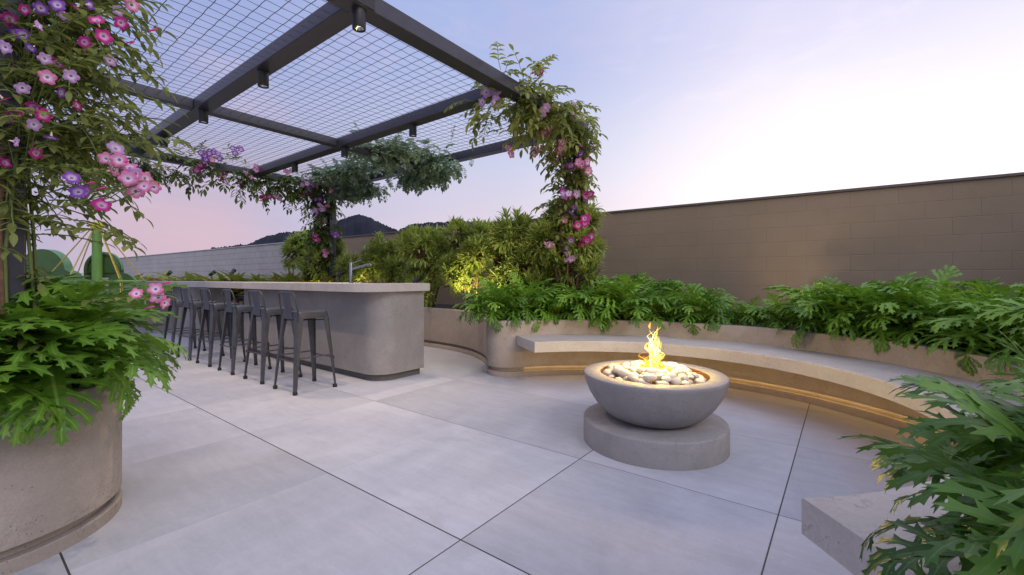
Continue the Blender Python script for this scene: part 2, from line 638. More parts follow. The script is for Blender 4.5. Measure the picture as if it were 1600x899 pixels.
def along(px):
    """distance along the wall line from W1 of the point seen at pixel column px"""
    k = (px - HX) / F
    # camera-space line
    cx, cy = W1.x * CT + W1.y * ST, -W1.x * ST + W1.y * CT
    dx, dy = wdir.x * CT + wdir.y * ST, -wdir.x * ST + wdir.y * CT
    return (k * cy - cx) / (dx - k * dy)


def wall(name, s0, s1, z1, mat, label, capmat):
    e = empty(name, (W1.x, W1.y, 0), wrz)
    tag(e, label, 'wall')
    b = MB()
    b.box(s0, s1, 0, .2, 0, z1)
    b.build('masonry', mat, e, bevel=.006)
    c = MB()
    c.box(s0, s1, -.022, .222, z1 + .001, z1 + .034)
    c.build('coping', capmat, e, bevel=.004)
    return e


s_split = along(508)
s_end = along(182)
wall('block_wall', s_split + .004, along(1600) + 1.6, 2.207, M['wall_tan'],
     'long taupe painted block wall behind the curved bench and shrubs', M['cap'])
wall('block_wall', s_end, s_split, 2.207, M['wall_pale'],
     'pale grey block wall behind the bar counter with fine courses', M['cement_slab'])
pw = MB()
pw.box(s_end - .5, s_end - .004, -.55, .25, 0, 2.25)
pe = empty('wall_pier', (W1.x, W1.y, 0), wrz)
tag(pe, 'dark grey pier at the far left end of the pale block wall', 'pier')
pw.build('masonry', mat_cement('pier_cement', (.16, .15, .155), (.2, .19, .195)), pe, bevel=.006)
fw = empty('block_wall', (W1.x, W1.y, 0), wrz)
tag(fw, 'far grey block wall beyond the dark pier, behind the green playhouse', 'wall')
b = MB()
b.box(s_end - 12, s_end - .51, 1.2, 1.4, 0, 2.2)
b.build('masonry', M['wall_pale'], fw)
# right-hand return of the tan wall
rw = empty('block_wall', (W1.x, W1.y, 0), wrz)
tag(rw, 'dark end of the taupe block wall at the right edge', 'wall')
b = MB()
sR = along(1600) + 1.604
b.box(sR, sR + .2, -7, .2, 0, 2.24)
b.build('masonry', M['wall_tan'], rw, bevel=.006)

# ------------------------------------------------------------------ planter walls with the curved bench
BC = Vector((-1.15, 2.70))
RB = 2.14


def arc(cx, cy, r, a0, a1, n):
    return [(cx + r * math.cos(R(a0 + (a1 - a0) * i / n)), cy + r * math.sin(R(a0 + (a1 - a0) * i / n))) for i in range(n + 1)]


def smooth_path(pts, n=6):
    out = []
    for i in range(len(pts) - 1):
        p0 = Vector(pts[max(i - 1, 0)])
        p1, p2 = Vector(pts[i]), Vector(pts[i + 1])
        p3 = Vector(pts[min(i + 2, len(pts) - 1)])
        for k in range(n):
            t = k / n
            out.append(tuple(.5 * ((2 * p1) + (p2 - p0) * t + (2 * p0 - 5 * p1 + 4 * p2 - p3) * t * t + (3 * p1 - p0 - 3 * p2 + p3) * t ** 3)))
    out.append(tuple(pts[-1]))
    return out


back_path = smooth_path([(-15.5, 1.2), (-13.6, 2.1), (-12.0, 2.95), (-10.4, 3.66), (-8.8, 4.32), (-7.3, 4.68), (-6.0, 4.78), (-5.3, 4.785),
                         (-4.7, 4.725), (-4.2, 4.575), (-3.78, 4.33), (-3.52, 4.10), (-3.372, 3.947)], 8)
cap_a = arc(-3.137, 4.033, .25, 200, 326, 22)
bench_a = arc(BC.x, BC.y, RB, 146, -50, 90)
end_c = BC + Vector((math.cos(R(-50)), math.sin(R(-50)))) * (RB + .25)
cap_b = arc(end_c.x, end_c.y, .25, 130, 310, 16)
outer_b = arc(BC.x, BC.y, RB + .5, -50, -8, 16)
path = back_path[:-1] + cap_a + bench_a[1:] + cap_b[1:] + outer_b[1:]


def planter_parts(root, path, zt, mat, soil_poly=None, closed=False):
    b = MB()
    b.sweep(path, [(0, .105), (0, zt - .012), (-.006, zt - .003), (-.016, zt), (-.084, zt), (-.094, zt - .003), (-.1, zt - .012), (-.1, .105)])
    body = b.build('planter_wall', mat, root, smooth=40)
    b = MB()
    b.sweep(path, [(-.040, .058), (-.040, .1035), (-.09, .1035), (-.09, .058)])
    b.build('recess', mat, root, smooth=40)
    b = MB()
    b.sweep(path, [(0, 0), (0, .054), (-.004, .059), (-.095, .059), (-.095, 0)])
    b.build('plinth', mat, root, smooth=40)
    return body


pb = empty('planter_bench', (BC.x, BC.y, 0))
tag(pb, 'long low curving cement planter with a bench bending round the fire bowl', 'planter')


def rel(pts, c):
    return [(p[0] - c[0], p[1] - c[1]) for p in pts]


planter_parts(pb, rel(path, BC), .63, M['cement'])
# bench seat
sb = MB()
n = 96
ri, ro, a0, a1 = 1.585, RB - .003, 145.8, -48.5
prof = [(ri, .362), (ri, .461), (ri + .006, .467), (ro, .467), (ro, .362)]
for i in range(n + 1):
    a = R(a0 + (a1 - a0) * i / n)
    for (r_, z_) in prof:
        sb.v.append(Vector((r_ * math.cos(a), r_ * math.sin(a), z_)))
k = len(prof)
for i in range(n):
    for j in range(k):
        sb.quad([i * k + j, i * k + (j + 1) % k, (i + 1) * k + (j + 1) % k, (i + 1) * k + j])
sb.quad(list(range(k)))
sb.quad([n * k + j for j in range(k)][::-1])
sb.build('bench_seat', M['cement_seat'], pb, smooth=35)
# warm light strip tucked in the recess under the seat
lb = MB()
lb.sweep(rel(arc(BC.x, BC.y, RB - .16, 144, -8, 80), BC), [(-.014, .349), (-.014, .3615), (.014, .3615), (.014, .349)])
lb.build('light_strip', M['led_soft'], pb)
lb = MB()
lb.sweep(rel(arc(BC.x, BC.y, RB, 143, -8, 80), BC), [(-.039, .1005), (-.039, .1033), (-.022, .1033), (-.022, .1005)])
lb.build('light_strip', M['led'], pb)
# soil
wl = [W1 + wdir * s for s in (along(1600) + 1.5, 2, -2, -8, s_split, s_end + .5, s_end - .4)]
poly = [(p[0], p[1]) for p in path] + [(2.6, 1.4)] + [(wl[0].x - .1, 2.4)] + [(p.x, p.y - .02) for p in wl] + [(-17.5, 5.0)]
poly = [(p[0] - BC.x, p[1] - BC.y) for p in poly]
inner = []
so = MB()
so.v = [Vector((p[0], p[1], .545)) for p in poly]
for t3 in tessellate_polygon([[Vector((p[0], p[1], 0)) for p in poly]]):
    so.quad(list(t3))
so.build('soil', M['soil'], pb)

# ------------------------------------------------------------------ big planter at left
pot = empty('planter', (-2.921, .081, 0))
tag(pot, 'large round rough cement planter full of split-leaf plants at the left', 'planter')
b = MB()
b.lathe([(.464, .098), (.466, .62), (.460, .628), (.450, .63), (.385, .63), (.378, .622), (.376, .40)], 72, closed=False)
b.build('planter_wall', M['cement_pot'], pot, smooth=40)
b = MB()
b.lathe([(.424, .056), (.424, .099), (.462, .099)], 72, closed=False)
b.build('recess', M['cement_pot'], pot, smooth=40)
b = MB()
b.lathe([(.464, 0), (.464, .050), (.459, .055), (.40, .055)], 72, closed=False)
b.build('plinth', M['cement_pot'], pot, smooth=40)
b = MB()
b.lathe([(.38, .54), (.2, .56), (.01, .57)], 36, closed=False)
b.build('soil', M['soil'], pot)

# ------------------------------------------------------------------ fire bowl
FC = Vector((-1.035, 2.935, 0))
fb = empty('fire_bowl', FC)
tag(fb, 'grey cement fire bowl on a round plinth with burning pebbles', 'fire bowl')
b = MB()
b.lathe([(.445, 0), (.467, .0), (.467, .148), (.464, .156), (.457, .160), (.0, .160)], 96, closed=False)
b.build('plinth', M['cement_bowl'], fb, smooth=40)
b = MB()
b.lathe([(.0, .1625), (.235, .1625), (.258, .168), (.300, .189), (.345, .224), (.390, .275), (.426, .334), (.450, .390), (.463, .437),
         (.466, .452), (.463, .461), (.455, .4655), (.362, .4655), (.354, .463), (.351, .455), (.350, .42), (.0, .40)], 96, closed=False)
b.build('bowl', M['cement_bowl'], fb, smooth=40)
b = MB()
b.lathe([(.3485, .462), (.347, .440), (.330, .424), (.0, .424)], 72, closed=False)
b.build('fire_tray', M['copper'], fb, smooth=60)

# pebbles, each a thing of its own
peb_meshes = []
for i in range(7):
    bm = bmesh.new()
    bmesh.ops.create_icosphere(bm, subdivisions=3, radius=1)
    off = Vector((i * 7.1, 3.3, 1.7))
    for v in bm.verts:
        v.co *= 1 + .16 * noise.noise(v.co * .8 + off) + .03 * noise.noise(v.co * 2.5 + off)
    me = bpy.data.meshes.new('pebble')
    bm.to_mesh(me)
    bm.free()
    me.materials.append(M['pebble'])
    me.polygons.foreach_set('use_smooth', [True] * len(me.polygons))
    peb_meshes.append(me)
placed = []
tries = 0
while len(placed) < 92 and tries < 9000:
    tries += 1
    a, rr = rnd.uniform(0, 2 * math.pi), .325 * math.sqrt(rnd.random())
    sz = rnd.choice((.024, .028, .032, .036, .042)) * rnd.uniform(.9, 1.1)
    lay = 0 if len(placed) < 56 else 1
    if lay and rr > .27:
        continue
    if rr + sz * .9 > .337:
        continue
    x, y = rr * math.cos(a), rr * math.sin(a)
    if any(math.hypot(x - q[0], y - q[1]) < (sz + q[2]) * .86 for q in placed if q[3] == lay):
        continue
    z = .424 + sz * .62 + (.030 if lay else 0) + .012 * (1 - rr / .33)
    placed.append((x, y, sz, lay, z))
DIRS = ['right', 'back right', 'back', 'back left', 'left', 'front left', 'front', 'front right']
used_lab = {}
for (x, y, sz, lay, z) in placed:
    o = bpy.data.objects.new('pebble', rnd.choice(peb_meshes))
    COL.objects.link(o)
    o.location = (FC.x + x, FC.y + y, z)
    fl_, st_ = rnd.uniform(.62, .85), rnd.uniform(1.0, 1.3)
    o.scale = (sz * st_, sz, sz * fl_)
    o.rotation_euler = (rnd.uniform(-.35, .35), rnd.uniform(-.35, .35), rnd.uniform(0, 6.28))
    # direction as seen from the camera
    vx, vy = x * CT + y * ST, -x * ST + y * CT
    ang = math.degrees(math.atan2(vy, vx)) % 360
    d = DIRS[int(((ang + 22.5) % 360) // 45)]
    ring = math.hypot(x, y)
    where = ('against the %s rim of the tray' if ring > .25 else 'halfway to the %s rim' if ring > .12 else 'near the flame on its %s side') % d
    size = 'small' if sz < .0275 else 'large' if sz > .037 else 'middle-sized'
    shp = 'long' if st_ > 1.2 else 'oval' if st_ > 1.1 else 'round'
    lvl = 'upper' if lay else 'lower'
    lab = '%s %s cream pebble in the %s layer %s' % (size, shp, lvl, where)
    tag(o, lab, 'pebble', 'cream pebbles in the fire bowl')

# flame
fm = MB()


def tongue(x, y, h, w, heat, seed, lean=0.0):
    k = 9
    pts, rr = [], []
    for i in range(k):
        t = i / (k - 1)
        wob = .030 * t * (1 + t)
        pts.append(Vector((x + wob * noise.noise(Vector((seed, t * 3.1, 0))) * 2 + lean * t * CT,
                           y + wob * noise.noise(Vector((seed, 5 + t * 3.1, 3))) * 2 + lean * t * ST, t * h)))
        rr.append(max(.0006, w * (math.sin(math.pi * min(1, .22 + .78 * t)) ** 1.1) * (1 - .45 * t)))
    b0 = len(fm.f)
    fm.tube(pts, rr, 6)
    for q in range(b0, len(fm.f)):
        t = (q - b0) / (len(fm.f) - b0)
        fm.c[q] = max(0, min(1, heat + .15 - .35 * t + .15 * noise.noise(Vector((seed, t * 6, 1)))))
        fm.uv[q] = [(0, 0)] * len(fm.f[q])


fr = random.Random(5)
for i in range(46):
    a, q = fr.uniform(0, 6.28), abs(fr.gauss(0, .034))
    core = math.exp(-(q / .032) ** 2)
    h = (.09 + .25 * core * fr.uniform(.35, 1)) * fr.uniform(.7, 1.0)
    tongue(q * math.cos(a) * 1.1, q * math.sin(a), h, .0045 + .010 * core * fr.uniform(.4, 1), .25 + .75 * core * fr.uniform(.6, 1.1), fr.uniform(0, 99), fr.uniform(-.02, .02))
for i in range(26):
    a, q = fr.uniform(0, 6.28), fr.uniform(.05, .12)
    tongue(q * math.cos(a), q * math.sin(a), fr.uniform(.025, .075), fr.uniform(.003, .006), fr.uniform(.2, .6), fr.uniform(0, 99))
for (dx, z, s) in ((-.022, .285, 1), (.028, .245, .9), (.052, .15, 1.1), (-.045, .16, .8)):
    k = []
    b0 = len(fm.f)
    fm.tube([Vector((dx * CT, dx * ST, z)), Vector(((dx - .006) * CT, (dx - .006) * ST, z + .018 * s)), Vector(((dx + .004) * CT, (dx + .004) * ST, z + .044 * s))], [.002, .0075 * s, .0007], 6)
    for q in range(b0, len(fm.f)):
        fm.c[q] = .42
        fm.uv[q] = [(0, 0)] * len(fm.f[q])
fo = fm.build('flame', M['flame'], None, smooth=180)
fo.location = (FC.x, FC.y, .475)
fo.visible_shadow = True
tag(fo, 'narrow flickering yellow gas flame rising from the pebbles', 'flame')

# ------------------------------------------------------------------ bar counter
def rounded(x0, x1, y0, y1, r, corners, n=10):
    """outline; corners = set of 'sw','se','ne','nw' that are rounded"""
    out = []
    for (cx, cy, key, a) in ((x0, y0, 'sw', 180), (x1, y0, 'se', 270), (x1, y1, 'ne', 0), (x0, y1, 'nw', 90)):
        if key in corners:
            px_ = x0 + r if 'w' in key else x1 - r
            py_ = y0 + r if 's' in key else y1 - r
            out += arc(px_, py_, r, a, a + 90, n)
        else:
            out.append((cx, cy))
    return out


ctr = empty('bar_counter', (-8, 3, 0))
tag(ctr, 'long grey cement bar counter with rounded end and thin pale top', 'counter')


def crel(pts):
    return [(p[0] + 8, p[1] - 3) for p in pts]


b = MB()
b.prism(crel(rounded(-13.0, -3.82, 2.56, 3.43, .33, {'se'}, 16)), .963, 1.05)
b.build('counter_top', M['cement_slab'], ctr, bevel=.004)
b = MB()
b.prism(crel(rounded(-7.19, -3.872, 2.755, 3.385, .24, {'se'}, 16)), .075, .961)
b.build('counter_body', M['cement_counter'], ctr, bevel=.006)
b = MB()
b.prism(crel(rounded(-7.13, -3.915, 2.80, 3.36, .21, {'se'}, 16)), 0, .074)
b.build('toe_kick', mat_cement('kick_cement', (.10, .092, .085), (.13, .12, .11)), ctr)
b = MB()
b.prism(crel(rounded(-11.2, -9.43, 2.80, 3.385, .2, {'se'}, 12)), .0, .961)
b.build('counter_leg', M['cement_counter'], ctr, bevel=.006)
b = MB()
b.box(-4.52 + 8, -4.10 + 8, 2.92 - 3, 3.30 - 3, 1.0502, 1.053)
b.box(-4.50 + 8, -4.12 + 8, 2.94 - 3, 3.28 - 3, 1.0531, 1.0545, 1)
b.build('sink', [M['chrome'], M['stool_dark']], ctr)

fc = at(548.5, 443, 5.0)
fau = empty('kitchen_tap', (fc.x, fc.y, 1.05))
tag(fau, 'brushed steel mixer tap standing on the bar counter', 'tap')
b = MB()
b.lathe([(.026, 0), (.026, .006), (.0185, .008), (.0185, .232), (.017, .236), (.0, .237)], 24, closed=False)
b.build('column', M['chrome'], fau, smooth=40)
b = MB()
dv = Vector((CT, ST, 0))
b.tube([dv * .015 + Vector((0, 0, .165)), dv * .11 + Vector((0, 0, .195)), dv * .225 + Vector((0, 0, .222))], .0125, 14)
b.tube([dv * .222 + Vector((0, 0, .2225)), dv * .228 + Vector((0, 0, .20))], .010, 12)
b.build('spout', M['chrome'], fau, smooth=40)
b = MB()
b.tube([dv * .01 + Vector((0, 0, .232)), dv * .06 + Vector((0, 0, .245)), dv * .105 + Vector((0, 0, .262))], .0045, 8)
b.build('lever', M['chrome'], fau, smooth=40)

# ------------------------------------------------------------------ stools
def make_stool():
    root = empty('bar_stool', (0, 0, 0))
    # dished seat: rounded square with a skirt
    b = MB()
    hs, r = .158, .045
    outl = rounded(-hs, hs, -hs, hs, r, {'sw', 'se', 'ne', 'nw'}, 5)
    k = len(outl)
    rings = [(.10, .770), (.70, .771), (.90, .775), (.97, .780), (1.0, .777), (1.015, .768), (1.03, .712), (1.022, .712), (1.0, .765)]
    for (s, z) in rings:
        b.v.extend(Vector((p[0] * s, p[1] * s, z)) for p in outl)
    for i in range(len(rings) - 1):
        for j in range(k):
            b.quad([i * k + j, i * k + (j + 1) % k, (i + 1) * k + (j + 1) % k, (i + 1) * k + j])
    b.quad(list(range(k)))
    b.build('seat', M['stool'], root, smooth=45)
    # legs: pressed angle sections, broad at the top
    for (sx, sy) in ((-1, -1), (1, -1), (1, 1), (-1, 1)):
        b = MB()
        secs = [(.760, .152, .062), (.70, .161, .058), (.45, .181, .042), (.25, .197, .032), (.018, .2125, .023)]
        for (z, c, w) in secs:
            t_ = .010
            prf = [(c, c - w), (c + .004, c - w), (c + .004, c - .012), (c - .012 + .004, c + .004), (c - w, c + .004), (c - w, c), (c - .014, c - .001), (c - .001, c - .014)]
            b.v.extend(Vector((sx * p[0], sy * p[1], z)) for p in prf)
        m = 8
        for i in range(len(secs) - 1):
            for j in range(m):
                b.quad([i * m + j, i * m + (j + 1) % m, (i + 1) * m + (j + 1) % m, (i + 1) * m + j])
        b.quad(list(range(m)))
        b.quad([(len(secs) - 1) * m + j for j in range(m)][::-1])
        lg = b.build('leg', M['stool'], root, smooth=35)
        f_ = MB()
        f_.box(sx * .2 - .017 + sx * .002, sx * .2 + .017 + sx * .002, sy * .2 - .017 + sy * .002, sy * .2 + .017 + sy * .002, 0, .034)
        f_.build('foot_cap', M['stool_dark'], lg, bevel=.004)
        q = MB()
        q.tube([(sx * .193, sy * .193, .292), (sx * .191, sy * .191, .322)], .0095, 10)
        q.build('rivet', M['stool'], lg, smooth=40)
    # stretchers
    for (a_, b_, z) in (((-1, -1), (1, -1), .305), ((1, -1), (1, 1), .335), ((1, 1), (-1, 1), .305), ((-1, 1), (-1, -1), .335)):
        b = MB()
        c = .186
        b.tube([(a_[0] * c, a_[1] * c, z), (b_[0] * c, b_[1] * c, z)], .0068, 8)
        b.build('stretcher', M['stool'], root, smooth=40)
    b = MB()
    for (a_, b_) in (((-1, -1), (1, 1)), ((1, -1), (-1, 1))):
        b.tube([(a_[0] * .16, a_[1] * .16, .688), (b_[0] * .16, b_[1] * .16, .688)], .006, 6)
    b.build('brace', M['stool_dark'], root)
    # back
    pts = [(-.166, -.150, .70), (-.167, -.158, .78), (-.166, -.172, .86), (-.162, -.182, .915)]
    cr = [(-.153, -.188, .943), (-.135, -.192, .961), (-.105, -.194, .968)]
    left = pts + cr
    full = left + [(-p[0], p[1], p[2]) for p in left[::-1]]
    b = MB()
    b.tube(full, .0085, 10)
    b.build('back_frame', M['stool'], root, smooth=60)
    b = MB()
    vs = []
    for (z, y, w) in ((.705, -.164, .074), (.78, -.166, .074), (.87, -.179, .074), (.960, -.194, .076)):
        vs += [Vector((-w, y - .0015, z)), Vector((w, y - .0015, z)), Vector((w, y + .0015, z)), Vector((-w, y + .0015, z))]
    fs = []
    for i in range(3):
        for j in range(4):
            fs.append((i * 4 + j, i * 4 + (j + 1) % 4, (i + 1) * 4 + (j + 1) % 4, (i + 1) * 4 + j))
    fs += [(3, 2, 1, 0), (12, 13, 14, 15)]
    b.add(vs, fs)
    b.build('backrest', M['stool'], root, smooth=30)
    return root


stool0 = make_stool()
for i, x in enumerate((-4.325, -5.04, -5.765, -6.51, -7.225, -7.96)):
    o = stool0 if i == 0 else copy_tree(stool0)
    o.location = (x, 2.222 + (0, .004, -.003, .002, -.01, .0)[i], 0)
    o.rotation_euler = (0, 0, (0, .015, -.012, .02, .05, 0)[i])
    tag(o, ['gunmetal bar stool nearest the rounded end of the counter',
            'second gunmetal bar stool from the rounded counter end',
            'third gunmetal bar stool from the rounded counter end',
            'fourth gunmetal bar stool from the rounded counter end, beside the gap',
            'fifth gunmetal bar stool from the rounded end, before the far counter leg',
            'last gunmetal bar stool of the near row, half hidden by leaves and pink flowers'][i], 'bar stool', 'bar stools along the counter')
o = copy_tree(stool0)
o.location = (-9.2, 3.62, 0)
o.rotation_euler = (0, 0, math.pi + .05)
tag(o, 'gunmetal bar stool on the far side, seen through the gap under the counter', 'bar stool', 'bar stools along the counter')

# ------------------------------------------------------------------ pergola
PZ = 3.0
BH = .125
pg = empty('pergola', (-5.7, 2.6, 0))
tag(pg, 'charcoal steel pergola roofed with crimped wire mesh over the bar', 'pergola')


def prel(b):
    for v in b.v:
        v.x += 5.7
        v.y -= 2.6
    return b


XF, XM, XB = -2.74, -5.855, -8.74
YB = [.13, 1.782, 3.52, 5.05]
hw = .078
for (x, z0) in ((XF, PZ), (XB, PZ)):
    b = MB()
    b.box(x - hw, x + hw, YB[0] - hw, YB[3] + hw, z0, z0 + BH)
    prel(b).build('beam', M['steel_dark'], pg, bevel=.006)
for i, y in enumerate(YB):
    b = MB()
    b.box(XB + hw + .001, XF - hw - .001, y - hw, y + hw, PZ + .001, PZ + BH - .002)
    prel(b).build('beam', M['steel_dark'], pg, bevel=.006)
    if i < 3:
        b = MB()
        b.box(XM - .062, XM + .062, y + hw + .001, YB[i + 1] - hw - .001, PZ + .012, PZ + BH - .004)
        prel(b).build('cross_beam', M['steel_dark'], pg, bevel=.006)
for (x, y) in ((XF, YB[3]), (XB, YB[3]), (XF, YB[0]), (XB, YB[0])):
    b = MB()
    zb = .0 if y < 1 and x < -8 else .5
    b.box(x - hw, x + hw, y - hw, y + hw, zb, PZ - .001)
    prel(b).build('post', M['steel_dark'], pg, bevel=.006)
b = MB()
b.box(XF + hw + .001, XF + hw + .012, YB[1] - .085, YB[1] + .085, PZ + .002, PZ + BH + .16)
b.box(XF - .05, XF + hw + .012, YB[1] - .085, YB[1] + .085, PZ + BH + .001, PZ + BH + .16)
prel(b).build('bracket', M['black'], pg, bevel=.004)
# wire mesh, one panel per bay
for i in range(3):
    for (xa, xb) in ((XB + hw, XM - .062), (XM + .062, XF - hw)):
        y0, y1 = YB[i] + hw, YB[i + 1] - hw
        zc = PZ + .066
        b = MB()
        st = .105
        nx, ny = int(round((xb - xa) / st)), int(round((y1 - y0) / st))
        dx, dy = (xb - xa) / nx, (y1 - y0) / ny
        r_ = .0030
        for k in range(1, nx):
            pts = []
            for q in range(ny * 2 + 1):
                s = 1 if (q // 2 + k) % 2 else -1
                amp = .0075 if q % 2 == 0 else 0
                pts.append((xa + k * dx, y0 + q * dy / 2, zc + s * amp * .3))
            b.tube(pts, r_ * .8, 4, cap=False)
        for k in range(1, ny):
            pts = []
            for q in range(nx * 2 + 1):
                s = -1 if (q // 2 + k) % 2 else 1
                amp = .0075 if q % 2 == 0 else 0
                pts.append((xa + q * dx / 2, y0 + k * dy + (.0042 * s if q % 2 == 0 else -.002 * s), zc + s * amp * .6))
            b.tube(pts, r_, 4, cap=False)
        prel(b).build('wire_mesh', M['wire'], pg, smooth=180, fix=False)

# downlights under the beams
dl = empty('downlight', (0, 0, PZ))
b = MB()
b.lathe([(.050, 0), (.050, -.006), (.046, -.008), (.046, -.138), (.044, -.141), (.040, -.141), (.038, -.126)], 28, closed=False)
b.build('housing', M['black'], dl, smooth=40)
b = MB()
b.lathe([(.0375, -.128), (.022, -.110)], 20, closed=False)
b.build('reflector', M['glass'], dl, smooth=40)
b = MB()
b.lathe([(.021, -.112), (.0, -.114)], 16, closed=False)
b.build('lamp_lens', M['lens'], dl, smooth=40)
first = True
LNAME = ['at the outer corner', 'one bay in from the outer edge', 'at the crossing beam', 'nearest the far end']
for bi, y in enumerate((YB[1], YB[2])):
    for li, x in enumerate((-2.72, -4.23, -5.735, -7.19)):
        if bi == 1 and li == 0:
            continue
        o = dl if first else copy_tree(dl)
        first = False
        o.location = (x, y, PZ)
        tag(o, 'black downlight %s, under the %s' % (LNAME[li], 'nearer long beam' if bi == 0 else 'second long beam'),
            'downlight', 'downlights under the pergola beams')
        ld = bpy.data.lights.new('downlight_beam', 'SPOT')
        ld.energy = 75
        ld.color = (1, .74, .46)
        ld.spot_size = R(78)
        ld.spot_blend = .55
        ld.shadow_soft_size = .018
        lo = bpy.data.objects.new('downlight_beam', ld)
        COL.objects.link(lo)
        lo.location = (x, y, PZ - .15)

# ------------------------------------------------------------------ leaves
UP = Vector((0, 0, 1))


def leaf(b, p, d, L, W, pitch=None, droop=.6, fold=.25, tone=.5, segs=4, roll=0.0, shape=None, m=0):
    """simple blade: 2 strips, folded on the midrib, bending down along its length"""
    d = Vector(d).normalized()
    hz = Vector((d.x, d.y, 0))
    if hz.length < 1e-3:
        hz = Vector((1, 0, 0))
    hz.normalize()
    ac = Vector((-hz.y, hz.x, 0))
    if roll:
        ac = (Matrix.Rotation(roll, 3, d) @ ac)
    ang = math.atan2(d.z, math.hypot(d.x, d.y)) if pitch is None else pitch
    shape = shape or (.25, .85, 1, .62, .04)
    b0 = len(b.v)
    q = Vector(p)
    for i in range(segs + 1):
        t = i / segs
        a = ang - droop * t
        tan = hz * math.cos(a) + UP * math.sin(a)
        nrm = tan.cross(ac)
        if nrm.z < 0 and not roll:
            nrm = -nrm
        x = t * (len(shape) - 1)
        k = min(int(x), len(shape) - 2)
        w = W * (shape[k] + (shape[k + 1] - shape[k]) * (x - k)) * .5
        b.v.append(q - ac * w + nrm * (w * fold))
        b.v.append(q.copy())
        b.v.append(q + ac * w + nrm * (w * fold))
        q = q + tan * (L / segs)
    for i in range(segs):
        o = b0 + i * 3
        t0, t1 = i / segs, (i + 1) / segs
        b.quad([o, o + 1, o + 4, o + 3], m, [(0, t0), (.5, t0), (.5, t1), (0, t1)], tone)
        b.quad([o + 1, o + 2, o + 5, o + 4], m, [(.5, t0), (1, t0), (1, t1), (.5, t1)], tone)


def split_leaf(b, p, az, pitch, L, tone, droop=1.0, roll=0.0, detail=1, rg=rnd, lw=1.0):
    """deeply cut blade: broad midrib zone, finger lobes with forked, pointed tips"""
    hz = Vector((math.cos(az), math.sin(az), 0))
    ac = Vector((-hz.y, hz.x, 0))
    if roll:
        ac = Matrix.Rotation(roll, 3, hz) @ ac
    n = 10
    mids, tans, nrms = [], [], []
    q = Vector(p)
    for i in range(n + 1):
        t = i / n
        a = pitch - droop * t * (.6 + .4 * t)
        tan = hz * math.cos(a) + UP * math.sin(a)
        nr = tan.cross(ac).normalized()
        if nr.dot(UP * math.cos(a) - hz * math.sin(a)) < 0:
            nr = -nr
        mids.append(q.copy())
        tans.append(tan)
        nrms.append(nr)
        q = q + tan * (L / n)
    b0 = len(b.v)
    for i in range(n + 1):
        t = i / n
        w = L * (.115 * (1 - t) ** .7 + .010)
        b.v.append(mids[i] - ac * w + nrms[i] * (w * .22))
        b.v.append(mids[i])
        b.v.append(mids[i] + ac * w + nrms[i] * (w * .22))
    for i in range(n):
        o = b0 + i * 3
        b.quad([o, o + 1, o + 4, o + 3], 0, [(.2, 0), (.5, 0), (.5, 1), (.2, 1)], tone)
        b.quad([o + 1, o + 2, o + 5, o + 4], 0, [(.5, 0), (.8, 0), (.8, 1), (.5, 1)], tone)
    lens = [.30, .46, .56, .58, .52, .43, .32]
    angs = [-62, -34, -8, 12, 28, 42, 54]
    ts = [.01, .06, .18, .33, .50, .67, .83]

    def lobe(base, ld, pd, nr, ll, bw, curl, bendf):
        def P(s_, w_):
            c = base + ld * (s_ * ll) - nr * (curl * s_ * s_ * ll) + pd * (bendf * s_ * s_ * ll) + nr * (.05 * ll * math.sin(s_ * 3.1))
            return c + pd * (w_ * bw) + nr * (abs(w_) * bw * .18)
        j = lambda v: v * rg.uniform(.85, 1.15)
        # left margin, mid line, right margin; the margins jump out at the side fingers
        lft = [(0, -1.5), (.22, -.85), (.36, -.95), (.60, -j(2.3)), (.52, -.85), (.68, -.80), (.87, -j(1.7)), (.83, -.55), (1.0, -.06)]
        rgt = [(0, 1.5), (.20, .85), (.32, .95), (.52, j(1.9)), (.50, .85), (.70, .75), (.90, j(1.5)), (.85, .5), (1.0, .06)]
        mid = [0, .20, .34, .42, .50, .68, .76, .84, .99]
        v0 = len(b.v)
        for k_ in range(9):
            b.v.append(P(*lft[k_]))
            b.v.append(P(mid[k_], 0))
            b.v.append(P(*rgt[k_]))
        for k_ in range(8):
            o = v0 + 3 * k_
            b.quad([o, o + 1, o + 4, o + 3], 0, [(.15, .2), (.5, .2), (.5, .8), (.15, .8)], tone)
            b.quad([o + 1, o + 2, o + 5, o + 4], 0, [(.5, .2), (.85, .2), (.85, .8), (.5, .8)], tone)

    for side in (-1, 1):
        for k in range(7):
            t = ts[k]
            x = t * n
            i = min(int(x), n - 1)
            tan, nr = tans[i], nrms[i]
            w0 = L * (.115 * (1 - t) ** .7 + .010) * .62
            base = mids[i].lerp(mids[i + 1], x - i) + ac * (side * w0)
            th = R(angs[k] + rg.uniform(-6, 6))
            ld = (ac * side) * math.cos(th) + tan * math.sin(th)
            pd = nr.cross(ld).normalized()
            if pd.dot(tan) < 0:
                pd = -pd
            tw = rg.uniform(-.35, .35)
            pd = (pd * math.cos(tw) + nr * math.sin(tw)).normalized()
            ll = L * lens[k] * rg.uniform(.88, 1.1) - w0
            lobe(base, ld, pd, nr, ll, L * lw * .047 * (1 - .3 * t), rg.uniform(.0, .5), .16)
    lobe(mids[-1] - tans[-1] * (.12 * L), tans[-1], ac, nrms[-1], L * .34, L * lw * .040, .2, 0)


